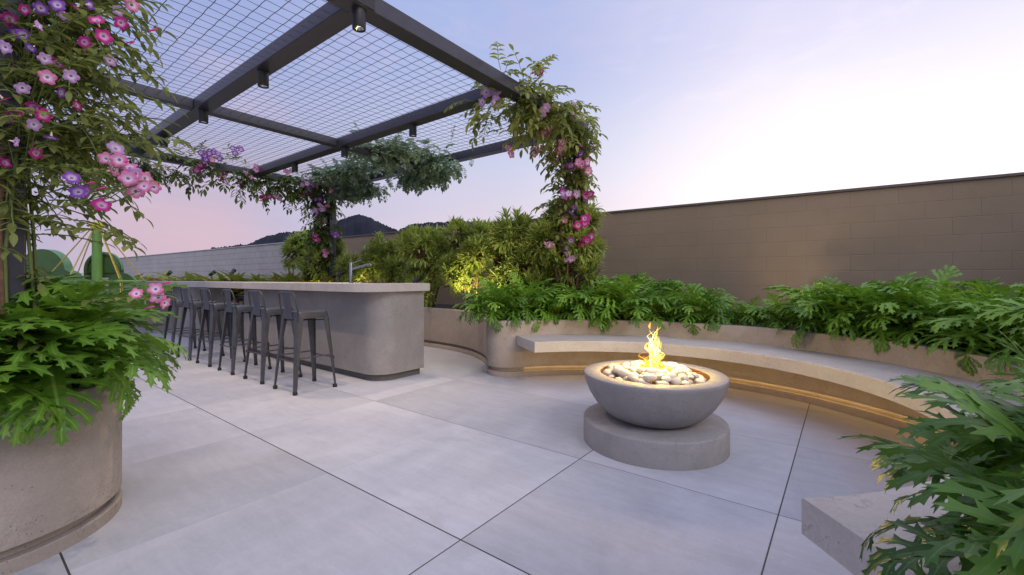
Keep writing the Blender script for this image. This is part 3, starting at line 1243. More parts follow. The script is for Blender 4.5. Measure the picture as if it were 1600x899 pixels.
def make_philo(seed, nl, L, spread, hgt, mat, detail=1, sector=None, lw=1.0, hang=0.0):
    rg = random.Random(seed)
    root = empty('split_leaf_plant', (0, 0, 0))
    b, s = MB(), MB()
    for i in range(nl):
        k = i / max(1, nl - 1)
        az = i * 2.39996 + rg.uniform(-.3, .3)
        if sector:
            az = sector[0] + rg.uniform(-1, 1) * sector[1]
        out = spread * (.30 + .75 * k ** .8) * rg.uniform(.85, 1.12)
        up = hgt * (1.0 - .58 * k ** 1.3) * rg.uniform(.85, 1.12)
        hz = Vector((math.cos(az), math.sin(az), 0))
        tip = hz * out * .62 + UP * up
        midp = hz * out * .22 + UP * (up * .72 + .03)
        s.tube([hz * .01, midp, tip], [.0055, .0045, .0035], 5)
        pitch = 1.0 - (1.15 + hang) * k + rg.uniform(-.25, .25)
        ll = L * (.72 + .38 * math.sin(math.pi * min(1, .25 + .7 * k))) * rg.uniform(.85, 1.12)
        tone = min(.98, max(.0, .16 + .50 * (1 - k) + rg.uniform(-.28, .34)))
        split_leaf(b, tip, az + rg.uniform(-.25, .25), pitch, ll, tone, rg.uniform(.35, 1.15) + .25 * k, rg.uniform(-.6, .6), detail, rg, lw)
    b.build('leaves', mat, root, smooth=180)
    s.build('stalks', M['stem'], root, smooth=180)
    return root


protos = [make_philo(100 + i, 36, .27, .33, .35, M['philo'], hang=.25) for i in range(6)]
PH = []
# rows in the planter behind the bench: (radius, first angle, last angle, count)
pr = random.Random(21)
for row, (rad, aa, ab, cnt) in enumerate(((2.45, 151, -12, 18), (2.95, 142, 4, 17), (3.38, 128, 20, 13), (3.95, 112, 38, 9))):
    for i in range(cnt):
        a = aa + (ab - aa) * i / (cnt - 1) + pr.uniform(-2, 2)
        r_ = rad + pr.uniform(-.08, .08)
        p = BC + Vector((math.cos(R(a)), math.sin(R(a)))) * r_
        wy = W1.y + wdir.y / wdir.x * (p.x - W1.x)
        if p.y > wy - .42:
            continue
        pxx = px_of(p)
        if row >= 1 and 1120 < pxx < 1262:
            continue
        if row >= 1 and pxx < 715:
            continue
        sc_ = pr.uniform(.76, 1.20) * (.80 if 1060 < pxx < 1270 else 1.0)
        PH.append((row, pxx, p, sc_, pr.uniform(0, 6.28)))
PH.sort(key=lambda q: (q[0], q[1]))
cnts = {}
used = set()
ROWN = ['rim row of the curved planter', 'second row of the curved planter', 'third row of the curved planter', 'row against the taupe wall']
for i, (row, pxx, p, sc_, rz) in enumerate(PH):
    pi = i % len(protos)
    o = protos[pi] if pi not in used else copy_tree(protos[pi])
    used.add(pi)
    o.location = (p.x, p.y, .545)
    o.rotation_euler = (0, 0, rz)
    o.scale = (sc_, sc_, sc_ * (.96 if row else .92) * (.96 if pxx > 1280 else 1.0))
    cnts[row] = cnts.get(row, 0) + 1
    tag(o, 'split-leaf plant, %s from left in the %s' % (ORD[cnts[row] - 1], ROWN[row]), 'plant', 'split-leaf plants in the bench planter')

# left planter: big close leaves
lp = [make_philo(300 + i, 30, .42, .36, .44, M['philo'], lw=1.15, hang=.45) for i in range(3)]
LP = [((-2.72, .26), .3, .94, 0, 'on the right side of the round planter, reaching to the stools'),
      ((-2.78, -.12), 2.0, .92, 1, 'at the front of the round planter'),
      ((-3.0, .12), 4.0, 1.0, 2, 'in the middle of the round planter under the vine'),
      ((-2.98, -.16), 1.1, .9, 0, 'at the front left of the round planter'),
      ((-3.12, .30), 5.1, .95, 1, 'at the back of the round planter'),
      ((-2.60, .04), 3.1, .80, 2, 'hanging over the round planter rim towards the floor')]
seen_l = set()
for (x, y), rz, sc_, pi, wh in LP:
    o = lp[pi] if pi not in seen_l else copy_tree(lp[pi])
    seen_l.add(pi)
    o.location = (x, y, .57)
    o.rotation_euler = (0, 0, rz)
    o.scale = (sc_ * .93, sc_ * .93, sc_ * .80)
    tag(o, 'large split-leaf plant ' + wh, 'plant', 'split-leaf plants in the round planter')

# right foreground: big leaves, shade put into their green, leaning over the bench end
rp = [make_philo(400 + i, 46, .225, .40, .42, M['philo_shaded'], lw=1.05, hang=.3) for i in range(3)]
RP = [((.40, 1.22), .4, .80, 0, 'hanging over the bench end at the right, nearest the floor'),
      ((.74, 1.46), 2.2, .84, 1, 'at the right edge, upper one above the bench'),
      ((.48, 1.00), 4.1, .86, 2, 'at the lower right corner over the bench end'),
      ((.35, .93), 5.2, .80, 1, 'at the bottom right corner, in front of the bench end'),
      ((1.0, 1.85), 1.4, .75, 0, 'at the right edge behind the nearest leaves')]
seen_r = set()
for (x, y), rz, sc_, pi, wh in RP:
    o = rp[pi] if pi not in seen_r else copy_tree(rp[pi])
    seen_r.add(pi)
    o.location = (x, y, .50)
    o.rotation_euler = (0, 0, rz)
    o.scale = (sc_,) * 3
    tag(o, 'shade-darkened split-leaf plant ' + wh, 'plant', 'split-leaf plants at the bench end')

# ------------------------------------------------------------------ variegated shrubs
def make_shrub(seed, wx, wy, hgt, nros, label, loc, L=.13, rz=0.0):
    rg = random.Random(seed)
    root = empty('variegated_shrub', loc, rz)
    b, s = MB(), MB()
    lumps = [(Vector((rg.uniform(-.65, .65) * wx, rg.uniform(-.6, .6) * wy, hgt * rg.uniform(.25, .86))), rg.uniform(.22, .36) * min(wx, hgt) * 1.1) for _ in range(9)]
    lumps.append((Vector((0, 0, hgt * .45)), wx * .62))
    lumps.append((Vector((rg.uniform(-.3, .3) * wx, 0, hgt * .80)), wx * .34))
    for i in range(nros):
        c, rad = rg.choice(lumps)
        d = Vector((rg.gauss(0, 1), rg.gauss(0, 1), rg.gauss(.15, .9))).normalized()
        rr = rad * rg.uniform(.62, 1.08)
        p = c + Vector((d.x * rr, d.y * rr * min(1, wy / wx + .1), d.z * rr))
        if p.z < .03 or p.z > hgt * 1.06:
            continue
        ax = (d * .8 + UP * rg.uniform(.2, .7) + Vector((rg.uniform(-.2, .2), rg.uniform(-.2, .2), 0))).normalized()
        u = ax.orthogonal().normalized()
        w = ax.cross(u)
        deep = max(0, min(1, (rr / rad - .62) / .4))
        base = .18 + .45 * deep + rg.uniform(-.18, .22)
        s.tube([p - ax * (.22 + .1 * rg.random()), p], [.006, .004], 4, cap=False)
        nl = rg.randint(11, 14)
        for k in range(nl):
            a = k * 2.4 + rg.uniform(-.2, .2)
            tilt = .22 + .98 * (k / nl)
            ld = ax * math.cos(tilt) + (u * math.cos(a) + w * math.sin(a)) * math.sin(tilt)
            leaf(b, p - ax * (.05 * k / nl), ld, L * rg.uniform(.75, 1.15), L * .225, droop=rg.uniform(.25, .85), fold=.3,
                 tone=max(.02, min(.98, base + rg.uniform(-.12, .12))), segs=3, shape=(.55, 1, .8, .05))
    for q in range(7):
        a = rg.uniform(0, 6.28)
        s.tube([Vector((math.cos(a) * .08, math.sin(a) * .06, 0)), Vector((math.cos(a) * wx * .4, math.sin(a) * wy * .4, hgt * .4)),
                Vector((math.cos(a + .3) * wx * .55, math.sin(a + .3) * wy * .5, hgt * .8))], [.016, .012, .006], 6)
    b.build('leaves', M['draca'], root, smooth=180)
    s.build('branches', M['wood_stem'], root, smooth=180)
    tag(root, label, 'shrub', 'variegated shrubs along the back planter')
    return root


make_shrub(1, 1.10, .60, 1.55, 520, 'variegated shrub at the foot of the far left pergola post', (-9.40, 5.25, .545), .20)
make_shrub(2, .82, .55, 1.36, 400, 'variegated shrub behind the kitchen tap, right of the far left post', (-7.45, 5.30, .545), .19)
make_shrub(3, .64, .52, 1.44, 420, 'dark variegated shrub at the middle of the back planter', (-5.85, 5.22, .545), .175)
make_shrub(4, .60, .52, 1.56, 420, 'tall variegated shrub left of the yellow-lit one', (-4.78, 5.25, .545), .165)
make_shrub(5, .74, .55, 1.38, 480, 'broad yellow-lit variegated shrub at the foot of the flowering right post', (-3.46, 5.10, .545), .175)
make_shrub(6, .48, .42, 1.72, 280, 'slim tall variegated shrub climbing the flowering right post', (-2.85, 4.95, .545), .18)

# ------------------------------------------------------------------ flowers and vines
def flower_mesh(name, pet, D=1.0):
    """trumpet with five round, wavy lobes; opens along +Z"""
    b = MB()
    n = 40
    rings = [(.10, -.04, 0), (.17, .0, .1), (.26, .045, .3), (.36, .07, .55), (.46, .072, .8), (.52, .055, 1)]
    for ri, (r_, z, v) in enumerate(rings):
        for j in range(n):
            a = 2 * math.pi * j / n
            lob = .5 + .5 * math.cos(5 * a)
            k = max(0, (ri - 1) / 4)
            rr = r_ * (1 - .24 * k * (1 - lob) ** 2.2)
            zz = z + k * (.030 * math.sin(10 * a + 1) + .018 * math.sin(17 * a) - .05 * (1 - lob))
            b.v.append(Vector((rr * math.cos(a), rr * math.sin(a), zz)))
    for i in range(len(rings) - 1):
        for j in range(n):
            j2 = (j + 1) % n
            v0, v1 = rings[i][2], rings[i + 1][2]
            b.quad([i * n + j, i * n + j2, (i + 1) * n + j2, (i + 1) * n + j], 0, [(.5, v0), (.5, v0), (.5, v1), (.5, v1)], .5)
    c0 = len(b.v)
    tub = [(.10, -.04), (.085, -.2), (.065, -.38), (.03, -.52)]
    for (r_, z) in tub:
        for j in range(10):
            a = 2 * math.pi * j / 10
            b.v.append(Vector((r_ * math.cos(a), r_ * math.sin(a), z)))
    for i in range(3):
        for j in range(10):
            j2 = (j + 1) % 10
            b.quad([c0 + i * 10 + j2, c0 + i * 10 + j, c0 + (i + 1) * 10 + j, c0 + (i + 1) * 10 + j2], 1, [(.5, .5)] * 4, .5)
    c1 = len(b.v)
    for j in range(10):
        a = 2 * math.pi * j / 10
        b.v.append(Vector((.092 * math.cos(a), .092 * math.sin(a), -.045)))
    b.quad([c1 + j for j in range(10)], 2, [(.5, .5)] * 10, .5)
    return b.mesh(name, [pet, M['tube'], M['throat']], 180)


FM = {k: flower_mesh('flower', M['petal_' + k]) for k in ('magenta', 'purple', 'pink', 'lilac')}


def bud_mesh():
    b = MB()
    b.tube([Vector((0, 0, -.5)), Vector((0, 0, -.25)), Vector((0, 0, .1)), Vector((0, 0, .3))], [.03, .05, .09, .02], 8)
    return b.mesh('bud', M['bud'], 180)


BUD = bud_mesh()


def bloom(parent, origin, p, d, size, colour):
    me = BUD if colour == 'bud' else FM[colour]
    o = bpy.data.objects.new('flower_bud' if colour == 'bud' else 'flower', me)
    COL.objects.link(o)
    o.parent = parent
    o.location = Vector(p) - Vector(origin)
    o.rotation_mode = 'QUATERNION'
    o.rotation_quaternion = Vector(d).to_track_quat('Z', 'Y') @ Matrix.Rotation(rnd.uniform(0, 6.28), 3, 'Z').to_quaternion()
    o.scale = (size,) * 3
    if colour != 'bud':
        o['label'] = {'magenta': 'magenta trumpet flower', 'purple': 'deep purple trumpet flower', 'pink': 'pink trumpet flower with pale throat', 'lilac': 'pale lilac trumpet flower'}[colour]
    return o


def shoot(b, s, p, d, length, L, tone, rg, pairs=4, droop=1.0, wide=.5, compound=True):
    """a twig with pairs of leaflets"""
    d = Vector(d).normalized()
    pts = [Vector(p)]
    q = Vector(p)
    dd = d.copy()
    k = 6
    for i in range(k):
        dd = (dd + Vector((rg.uniform(-.12, .12), rg.uniform(-.12, .12), -droop * .16 + rg.uniform(-.08, .08)))).normalized()
        q = q + dd * (length / k)
        pts.append(q.copy())
    s.tube(pts, [.0026] * (k) + [.0012], 4, cap=False)
    for i in range(pairs):
        t = (.22 + .78 * (i + .5) / pairs) * k
        a = min(int(t), k - 1)
        c = pts[a].lerp(pts[a + 1], t - a)
        tan = (pts[a + 1] - pts[a]).normalized()
        sd = tan.cross(UP)
        if sd.length < .1:
            sd = Vector((1, 0, 0))
        sd.normalize()
        for sg in (-1, 1):
            ld = sd * sg + tan * rg.uniform(.35, .8) + UP * rg.uniform(-.35, .25)
            leaf(b, c, ld, L * rg.uniform(.75, 1.15), L * wide * rg.uniform(.85, 1.1), droop=rg.uniform(.3, 1.0), fold=.35,
                 tone=max(.02, min(.98, tone + rg.uniform(-.2, .2))), segs=4, shape=(.10, .80, 1, .70, .03))
    leaf(b, pts[-1], dd, L, L * wide, droop=.6, fold=.3, tone=tone, segs=4, shape=(.1, .8, 1, .7, .03))
    return pts[-1], dd


def vine(name, label, origin, spots, mat, seed, L, n_per, flowers, size, group, core=None, fl_spots=None, length=(.12, .34), wide=.5, bias=None, pairs=(3, 5), droop=1.0, stemmat='stem'):
    """spots: list of (centre, radius) lumps the shoots spring from"""
    rg = random.Random(seed)
    root = empty(name, origin)
    o_ = Vector(origin)
    b, s = MB(), MB()
    ends = []
    for (c, rad, wgt) in spots:
        for i in range(int(n_per * wgt)):
            d = Vector((rg.gauss(0, 1), rg.gauss(0, 1), rg.gauss(.1, .7)))
            if bias is not None:
                d += bias
            d.normalize()
            p = Vector(c) + Vector((rg.uniform(-1, 1), rg.uniform(-1, 1), rg.uniform(-1, 1))) * rad - o_
            e, dd = shoot(b, s, p, d, rg.uniform(*length), L * rg.uniform(.8, 1.15), rg.uniform(.18, .85), rg, rg.randint(*pairs), droop, wide)
            ends.append((e, dd))
    if core:
        for pts in core:
            s.tube([Vector(p) - o_ for p in pts], .006, 6)
    b.build('leaves', mat, root, smooth=180)
    s.build('stems', M[stemmat], root, smooth=180)
    view = Vector((0, 0, H))
    names = ('magenta', 'purple', 'pink', 'lilac')
    k = 0
    while k < flowers and ends:
        e, dd = rg.choice(ends)
        w = e + o_
        if dd.dot((view - w).normalized()) < -.1:
            continue
        col = rg.choices(names, (.34, .20, .22, .24))[0]
        for q in range(rg.randint(2, 5)):
            if k >= flowers:
                break
            d = (dd + (view - w).normalized() * rg.uniform(.1, 1.1) + Vector((rg.uniform(-.6, .6), rg.uniform(-.6, .6), rg.uniform(-.5, .5)))).normalized()
            p = w + Vector((rg.uniform(-1, 1), rg.uniform(-1, 1), rg.uniform(-1, 1))) * size * .7 + (view - w).normalized() * rg.uniform(.06, .22)
            bloom(root, origin, p, d, size * rg.uniform(.8, 1.1), col)
            k += 1
    tag(root, label, 'vine', group)
    return root


VG = 'flowering vines on the pergola'
# near left post: dense vine close to the camera
spots = []
for z in [.75 + .11 * i for i in range(24)]:
    spots.append(((-2.74, .14, z), .10, 1.0))
    if z > 1.5:
        spots.append(((-2.66, .28, z), .10, .9))
        spots.append(((-2.86, .30, z), .12, .5))
spots += [((-2.62, .34, z), .10, 1.0) for z in (1.75, 1.85, 1.95, 2.05, 2.15, 2.25, 2.35)]
# few shoots low down so that the playhouse shows
spots = [(c, r_, w if c[2] > 1.40 else w * .32) for (c, r_, w) in spots]
V0 = (-2.74, .14, .56)
near = vine('flowering_vine', 'dense trumpet vine close up on the near left post, pink and purple flowers', V0, spots, M['vine'], 51, .064, 12, 0, .07, VG,
            core=[[(-2.70, .20, .56), (-2.66, .23, 1.0), (-2.68, .20, 1.5), (-2.64, .22, 2.1), (-2.7, .2, 2.8)],
                  [(-2.80, .22, .56), (-2.74, .25, .9), (-2.70, .23, 1.3), (-2.77, .20, 1.9), (-2.7, .22, 2.7)],
                  [(-2.66, .12, .56), (-2.645, .16, .8), (-2.655, .15, 1.2), (-2.62, .18, 1.6)]],
            length=(.10, .44), bias=Vector((.55, .45, .0)), wide=.36, pairs=(4, 6), droop=.6, stemmat='stem')
vs_ = MB()
vs_.tube([Vector((-2.655, .135, .55)), Vector((-2.650, .145, .9)), Vector((-2.665, .140, 1.3)), Vector((-2.66, .15, 1.7))], .009, 8)
for v in vs_.v:
    v -= Vector(V0)
vs_.build('trunk', M['wood_stem'], near, smooth=180)
fl_list = [
    (206, 8, 'pink'), (185, 17, 'lilac'), (189, 36, 'magenta'), (151, 32, 'magenta'), (100, 25, 'lilac'), (64, 13, 'purple'), (162, 57, 'magenta'),
    (132, 66, 'magenta'), (25, 51, 'purple'), (36, 55, 'purple'), (8, 74, 'lilac'), (38, 15, 'magenta'), (89, 100, 'magenta'), (111, 119, 'lilac'),
    (74, 121, 'pink'), (53, 168, 'magenta'), (11, 185, 'pink'), (53, 195, 'lilac'), (68, 180, 'magenta'), (23, 178, 'magenta'), (57, 240, 'magenta'),
    (181, 232, 'lilac'), (166, 248, 'pink'), (186, 250, 'pink'), (178, 266, 'pink'), (202, 262, 'pink'), (200, 279, 'pink'), (212, 272, 'lilac'),
    (227, 279, 'pink'), (225, 291, 'pink'), (240, 293, 'pink'), (212, 299, 'pink'), (112, 278, 'purple'), (122, 300, 'purple'), (133, 299, 'purple'),
    (159, 321, 'magenta'), (213, 459, 'pink'), (243, 452, 'pink'), (247, 465, 'pink'), (258, 474, 'pink'), (90, 8, 'purple'), (15, 30, 'magenta'), (120, 12, 'magenta'), (48, 75, 'purple'), (70, 92, 'lilac'), (18, 108, 'magenta'), (95, 145, 'purple'), (35, 138, 'lilac'), (5, 155, 'magenta'),
    (120, 165, 'magenta'), (80, 215, 'purple'), (25, 222, 'lilac'), (8, 255, 'magenta'), (172, 95, 'lilac'), (140, 8, 'purple'), (60, 40, 'lilac')]
fs = MB()
prev = None
for i, (px, py, colr) in enumerate(fl_list):
    Y = 1.62 + .10 * math.sin(i * 1.7)
    if 160 <= px <= 245 and 225 < py < 305:
        Y = 1.66 + .03 * math.sin(i * 2.1)
    if py > 440:
        Y = 1.72
    p = at(px, py, Y)
    vd = (Vector((0, 0, H)) - p).normalized()
    d = (vd + Vector((CT * .25, ST * .25, .1)) + Vector((rnd.uniform(-.8, .8), rnd.uniform(-.8, .8), rnd.uniform(-.7, .7)))).normalized()
    sz = .054 if py > 220 else .047
    if i >= 42:
        d = (vd * .35 + Vector((rnd.uniform(-1, 1), rnd.uniform(-1, 1), rnd.uniform(-1, .6)))).normalized()
        sz = .040
    bloom(near, V0, p, d, sz * rnd.uniform(.82, 1.1), colr)
    q = p - d * (sz * .5)
    root_ = Vector((-2.68, .2, q.z - .12)) if px < 150 else None
    if px >= 150 and 220 < py < 330:
        root_ = at(128, 322, 1.7)
    if py > 440:
        root_ = at(190, 478, 1.75)
    if root_ is not None:
        mdl = q.lerp(root_, .5) + Vector((0, 0, -.02))
        fs.tube([q, mdl, root_], [.0012, .0018, .0022], 4, cap=False)
for (px, py) in ((196, 253), (148, 318), (240, 47), (205, 66), (262, 442), (236, 480), (30, 182), (38, 178), (142, 286), (160, 294)):
    bloom(near, V0, at(px, py, 1.64), Vector((CT, ST, .2)), .05, 'bud')
# arching shoots that carry the flower clusters
rg = random.Random(77)
lb2 = MB()
for (a, c, e) in (((60, 330, 1.72), (130, 318, 1.7), (225, 285, 1.66)), ((60, 300, 1.72), (100, 280, 1.68), (180, 262, 1.66)), ((70, 360, 1.74), (128, 350, 1.7), (190, 372, 1.68)),
                  ((90, 340, 1.7), (150, 345, 1.68), (203, 385, 1.66)), ((110, 470, 1.78), (170, 470, 1.74), (250, 462, 1.72)), ((20, 60, 1.7), (110, 30, 1.66), (205, 10, 1.64)),
                  ((20, 140, 1.7), (110, 95, 1.66), (190, 75, 1.64)), ((10, 220, 1.72), (80, 200, 1.68), (190, 165, 1.66))):
    A, C_, E_ = at(*a), at(*c), at(*e)
    pts = [A.lerp(C_, t).lerp(C_.lerp(E_, t), t) for t in [i / 8 for i in range(9)]]
    fs.tube(pts, .0022, 5, cap=False)
    for k in range(2, 9):
        tan = (pts[k] - pts[k - 1]).normalized()
        sd = tan.cross(UP).normalized()
        for sg in (-1, 1):
            leaf(lb2, pts[k], sd * sg + tan * .6 + UP * rg.uniform(-.3, .2), .062 * rg.uniform(.8, 1.1), .028, droop=rg.uniform(.3, .9), fold=.35, tone=rg.uniform(.3, .9), shape=(.1, .8, 1, .7, .03))
for m_ in (fs, lb2):
    for v in m_.v:
        v -= Vector(V0)
fs.build('flower_stalks', M['stem'], near, smooth=180)
lb2.build('leaves', M['vine'], near, smooth=180)

# right corner: along the outer beam end and down the post
spots = []
for i in range(13):
    y = 3.45 + (5.05 - 3.45) * i / 12
    spots.append(((XF - .02, y, PZ + .03 + .06 * math.sin(i)), .24, 1.15 if i > 1 else .6))
for i in range(4):
    spots.append(((XF - .25, 3.75 + .22 * i, PZ - .02), .2, .7))
for i in range(15):
    z = 1.55 + (2.95 - 1.55) * i / 14
    spots.append(((XF - .10, 4.95, z), .17, 1.0))
V1 = (XF, 5.0, .545)
vine('flowering_vine', 'trumpet vine with magenta flowers over the right pergola corner and down its post', V1, spots, M['vine'], 61, .10, 16, 99, .105, VG,
     core=[[(XF - .1, 4.9, .55), (XF - .12, 4.92, 1.6), (XF - .05, 4.9, 2.6), (XF, 4.8, 3.0), (XF, 4.0, 3.08)]], length=(.14, .38), bias=Vector((.15, -.45, .0)), wide=.42)
# far left: post and far beam
spots = []
for i in range(15):
    y = 2.35 + (4.95 - 2.35) * i / 14
    spots.append(((XB + .02, y, PZ - .02 - .04 * (i % 3)), .15, .75 + .5 * (i > 5)))
for i in range(13):
    z = 1.7 + (3.0 - 1.7) * i / 12
    spots.append(((XB - .08, 4.9, z), .17, 1.0))
V2 = (XB, 5.0, .545)
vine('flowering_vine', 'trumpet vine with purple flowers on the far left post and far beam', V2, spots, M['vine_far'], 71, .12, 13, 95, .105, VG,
     core=[[(XB - .1, 4.9, .55), (XB - .14, 4.88, 1.7), (XB - .05, 4.86, 2.8), (XB, 4.5, 3.0), (XB, 2.4, 3.05)]], length=(.14, .42), bias=Vector((.15, -.3, -.15)), wide=.40)
vine('flowering_vine', 'flower sprigs poking up through the mesh over the far beam', (XB + .3, 2.6, PZ + .06),
     [((XB + .35, 2.55, PZ + .08), .12, 1), ((XB + .35, 2.8, PZ + .08), .12, 1), ((XB + .5, 3.0, PZ + .08), .1, .4), ((XB + .45, 4.0, PZ + .08), .12, .6), ((XB + .5, 4.5, PZ + .08), .14, .7)], M['vine_far'], 73, .09, 6, 26, .09, VG,
     length=(.12, .3), bias=Vector((.3, -.2, .6)), wide=.42)


# creepers with small round leaves lying on the mesh
def creeper(label, loc, boxes, seed, n, L, mat, wide=.75):
    rg = random.Random(seed)
    root = empty('creeper', loc)
    b, s = MB(), MB()
    for (c, ex, wgt, dn) in boxes:
        for i in range(int(n * wgt)):
            p = Vector((c[0] + rg.gauss(0, .45) * ex[0], c[1] + rg.gauss(0, .45) * ex[1], c[2] + rg.uniform(-.5, .5) * ex[2])) - Vector(loc)
            d = Vector((rg.gauss(0, 1), rg.gauss(0, 1), rg.gauss(dn, .5)))
            shoot(b, s, p, d, rg.uniform(.12, .30), L * rg.uniform(.8, 1.2), rg.uniform(.1, .9), rg, rg.randint(4, 6), .8, wide)
    b.build('leaves', mat, root, smooth=180)
    s.build('stems', M['stem'], root, smooth=180)
    tag(root, label, 'creeper', 'creepers lying on the pergola mesh')
    return root


creeper('grey-green round-leaved creeper hanging from the mesh beside the far left post', (-7.4, 4.9, PZ),
        [((-7.75, 4.65, PZ + .10), (.85, .45, .12), 1, .5), ((-7.75, 5.02, PZ - .08), (.75, .13, .18), .7, -.5), ((-7.2, 4.6, PZ + .10), (.4, .3, .12), .4, .4)], 81, 300, .066, M['jade'])
creeper('green round-leaved creeper hanging from the mesh at the middle of the back beam', (-5.9, 4.7, PZ),
        [((-5.85, 4.35, PZ + .10), (.80, .55, .12), 1.1, .5), ((-5.75, 5.0, PZ - .08), (.75, .13, .18), .7, -.5), ((-5.2, 4.85, PZ), (.3, .2, .2), .35, -.2)], 82, 300, .066, M['jade'])
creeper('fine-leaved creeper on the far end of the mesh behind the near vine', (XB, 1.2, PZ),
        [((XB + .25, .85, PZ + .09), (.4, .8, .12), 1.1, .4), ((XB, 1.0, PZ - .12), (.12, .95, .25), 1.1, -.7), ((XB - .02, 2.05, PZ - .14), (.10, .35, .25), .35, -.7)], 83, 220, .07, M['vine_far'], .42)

# ------------------------------------------------------------------ bromeliads in the far bed
def make_brom(seed):
    rg = random.Random(seed)
    root = empty('bromeliad', (0, 0, 0))
    b = MB()
    for k in range(26):
        a = k * 2.4
        t = k / 26
        leaf(b, Vector((0, 0, .02)), Vector((math.cos(a), math.sin(a), 1.7 - 1.5 * t)), .42 * rg.uniform(.8, 1.1), .065, droop=rg.uniform(.6, 1.5), fold=.35,
             tone=max(.02, min(1, .25 + .75 * rg.random())), segs=5, shape=(.8, 1, .95, .8, .5, .04))
    b.build('leaves', M['brom'], root, smooth=180)
    return root


bp = [make_brom(500 + i) for i in range(3)]
br_spots = []
bpath = smooth_path([(-14.6, 2.1), (-12.2, 3.3), (-10.5, 4.05), (-9.0, 4.68)], 8)
for q in range(len(bpath)):
    x, y = bpath[q]
    for k in range(2):
        br_spots.append((x + rnd.uniform(-.12, .12) - .1 * k, y + .12 + .42 * k + rnd.uniform(-.1, .1)))
br_spots.sort(key=lambda p: px_of(p))
for i, (x, y) in enumerate(br_spots):
    o = bp[i] if i < 3 else copy_tree(bp[i % 3])
    o.location = (x, y, .545)
    o.rotation_euler = (0, 0, rnd.uniform(0, 6.28))
    s_ = rnd.uniform(2.1, 2.6)
    o.scale = (s_, s_, s_)
    kind_ = 'front' if i % 2 else 'back'
    tag(o, 'bromeliad rosette beyond the counter, place %d counted from the left end of its bed' % (i + 1), 'bromeliad', 'bromeliads in the far bed')

# ------------------------------------------------------------------ garden spotlights
def make_spot():
    root = empty('garden_spotlight', (0, 0, 0))
    b = MB()
    b.tube([(0, 0, -.35), (0, 0, .46)], .010, 8)
    b.build('spike', M['black'], root, smooth=40)
    b = MB()
    b.tube([(-.05, 0, .44), (.06, 0, .52)], [.036, .042], 16)
    b.tube([(.06, 0, .52), (.075, 0, .531)], [.046, .046], 16)
    b.build('lamp_head', M['black'], root, smooth=40)
    return root


sp = make_spot()
for i, (px, py, Y, rz, lab) in enumerate((
        (263, 424, 10.6, .4, 'small black garden spotlight above the bromeliads, leftmost of three'),
        (331, 423, 10.3, .9, 'small black garden spotlight above the bromeliads, middle of three'),
        (363, 421, 10.2, 2.2, 'small black garden spotlight above the bromeliads, rightmost of three'),
        (531, 423, 8.5, 1.0, 'small black garden spotlight among the shrub leaves left of the tap'),
        (650, 432, 6.9, .7, 'small black garden spotlight in the dark shrub above the counter end'))):
    o = sp if i == 0 else copy_tree(sp)
    p = at(px, py, Y)
    o.location = (p.x, p.y, p.z - .55)
    o.rotation_euler = (0, 0, rz)
    tag(o, lab, 'spotlight', 'garden spotlights in the planters')


def spot(name, loc, tgt, energy, size, col=(1, .8, .42), blend=.6, soft=.04):
    ld = bpy.data.lights.new(name, 'SPOT')
    ld.energy = energy
    ld.color = col
    ld.spot_size = R(size)
    ld.spot_blend = blend
    ld.shadow_soft_size = soft
    o = bpy.data.objects.new(name, ld)
    COL.objects.link(o)
    o.location = loc
    o.rotation_euler = (Vector(tgt) - Vector(loc)).to_track_quat('-Z', 'Y').to_euler()
    return o


spot('spot_and_fill_beam', (-3.62, 4.30, .74), (-3.3, 5.1, 1.45), 60, 120)
spot('spot_and_fill_beam', (-4.6, 4.86, .72), (-4.75, 5.3, 1.6), 45, 105)
spot('spot_and_fill_beam', (-5.9, 4.88, .72), (-5.8, 5.4, 1.5), 40, 105)
spot('spot_and_fill_beam', (-8.6, 4.55, .8), (-9.1, 5.2, 1.5), 75, 95)
spot('spot_and_fill_beam', (-7.4, 4.85, .8), (-7.5, 5.4, 1.5), 14, 95)
spot('spot_and_fill_beam', (-2.2, 5.3, .75), (-1.2, 6.9, 1.5), 30, 120, (1, .75, .5), .9)  # extra lamp added to warm the taupe wall, no fitting there
spot('spot_and_fill_beam', (-.6, 5.4, .75), (.2, 6.9, 1.5), 22, 120, (1, .75, .5), .9)  # second lamp added for the taupe wall, also without a fitting
spot('spot_and_fill_beam', (-9.3, 4.9, .9), (-9.9, 6.9, 1.6), 30, 110, (1, .85, .65), .9)

# ------------------------------------------------------------------ playground behind the vine
ca = at(151.5, 436, 6.0)
car = empty('rope_carousel', (ca.x, ca.y, 0))
tag(car, 'bright green play pole with yellow cap, ropes and a hanging hoop', 'play equipment')
b = MB()
b.lathe([(.056, 0), (.052, 1.80)], 24, closed=False)
b.build('pole', M['green_pole'], car, smooth=40)
b = MB()
b.lathe([(.066, 1.80), (.074, 1.83), (.070, 1.865), (.045, 1.885), (.0, 1.89)], 24, closed=True)
b.build('cap', M['yellow'], car, smooth=60)
b = MB()
ring_r = .50
b.tube([(ring_r * math.cos(2 * math.pi * i / 40), ring_r * math.sin(2 * math.pi * i / 40), 1.065) for i in range(41)], .016, 8)
b.build('hoop', M['green_pole'], car, smooth=60)
for i in range(6):
    a = 2 * math.pi * (i + .3) / 6
    b = MB()
    b.tube([(.06 * math.cos(a), .06 * math.sin(a), 1.79), (ring_r * math.cos(a), ring_r * math.sin(a), 1.075), (ring_r * math.cos(a) * 1.03, ring_r * math.sin(a) * 1.03, .55)], .008, 6)
    b.build('rope', M['rope'], car, smooth=60)

ph = at(100, 436, 8.0)
hs = empty('playhouse', (ph.x, ph.y, 0), TH)
tag(hs, 'green playhouse with cloud-shaped and arched panels seen through the vine', 'playhouse')


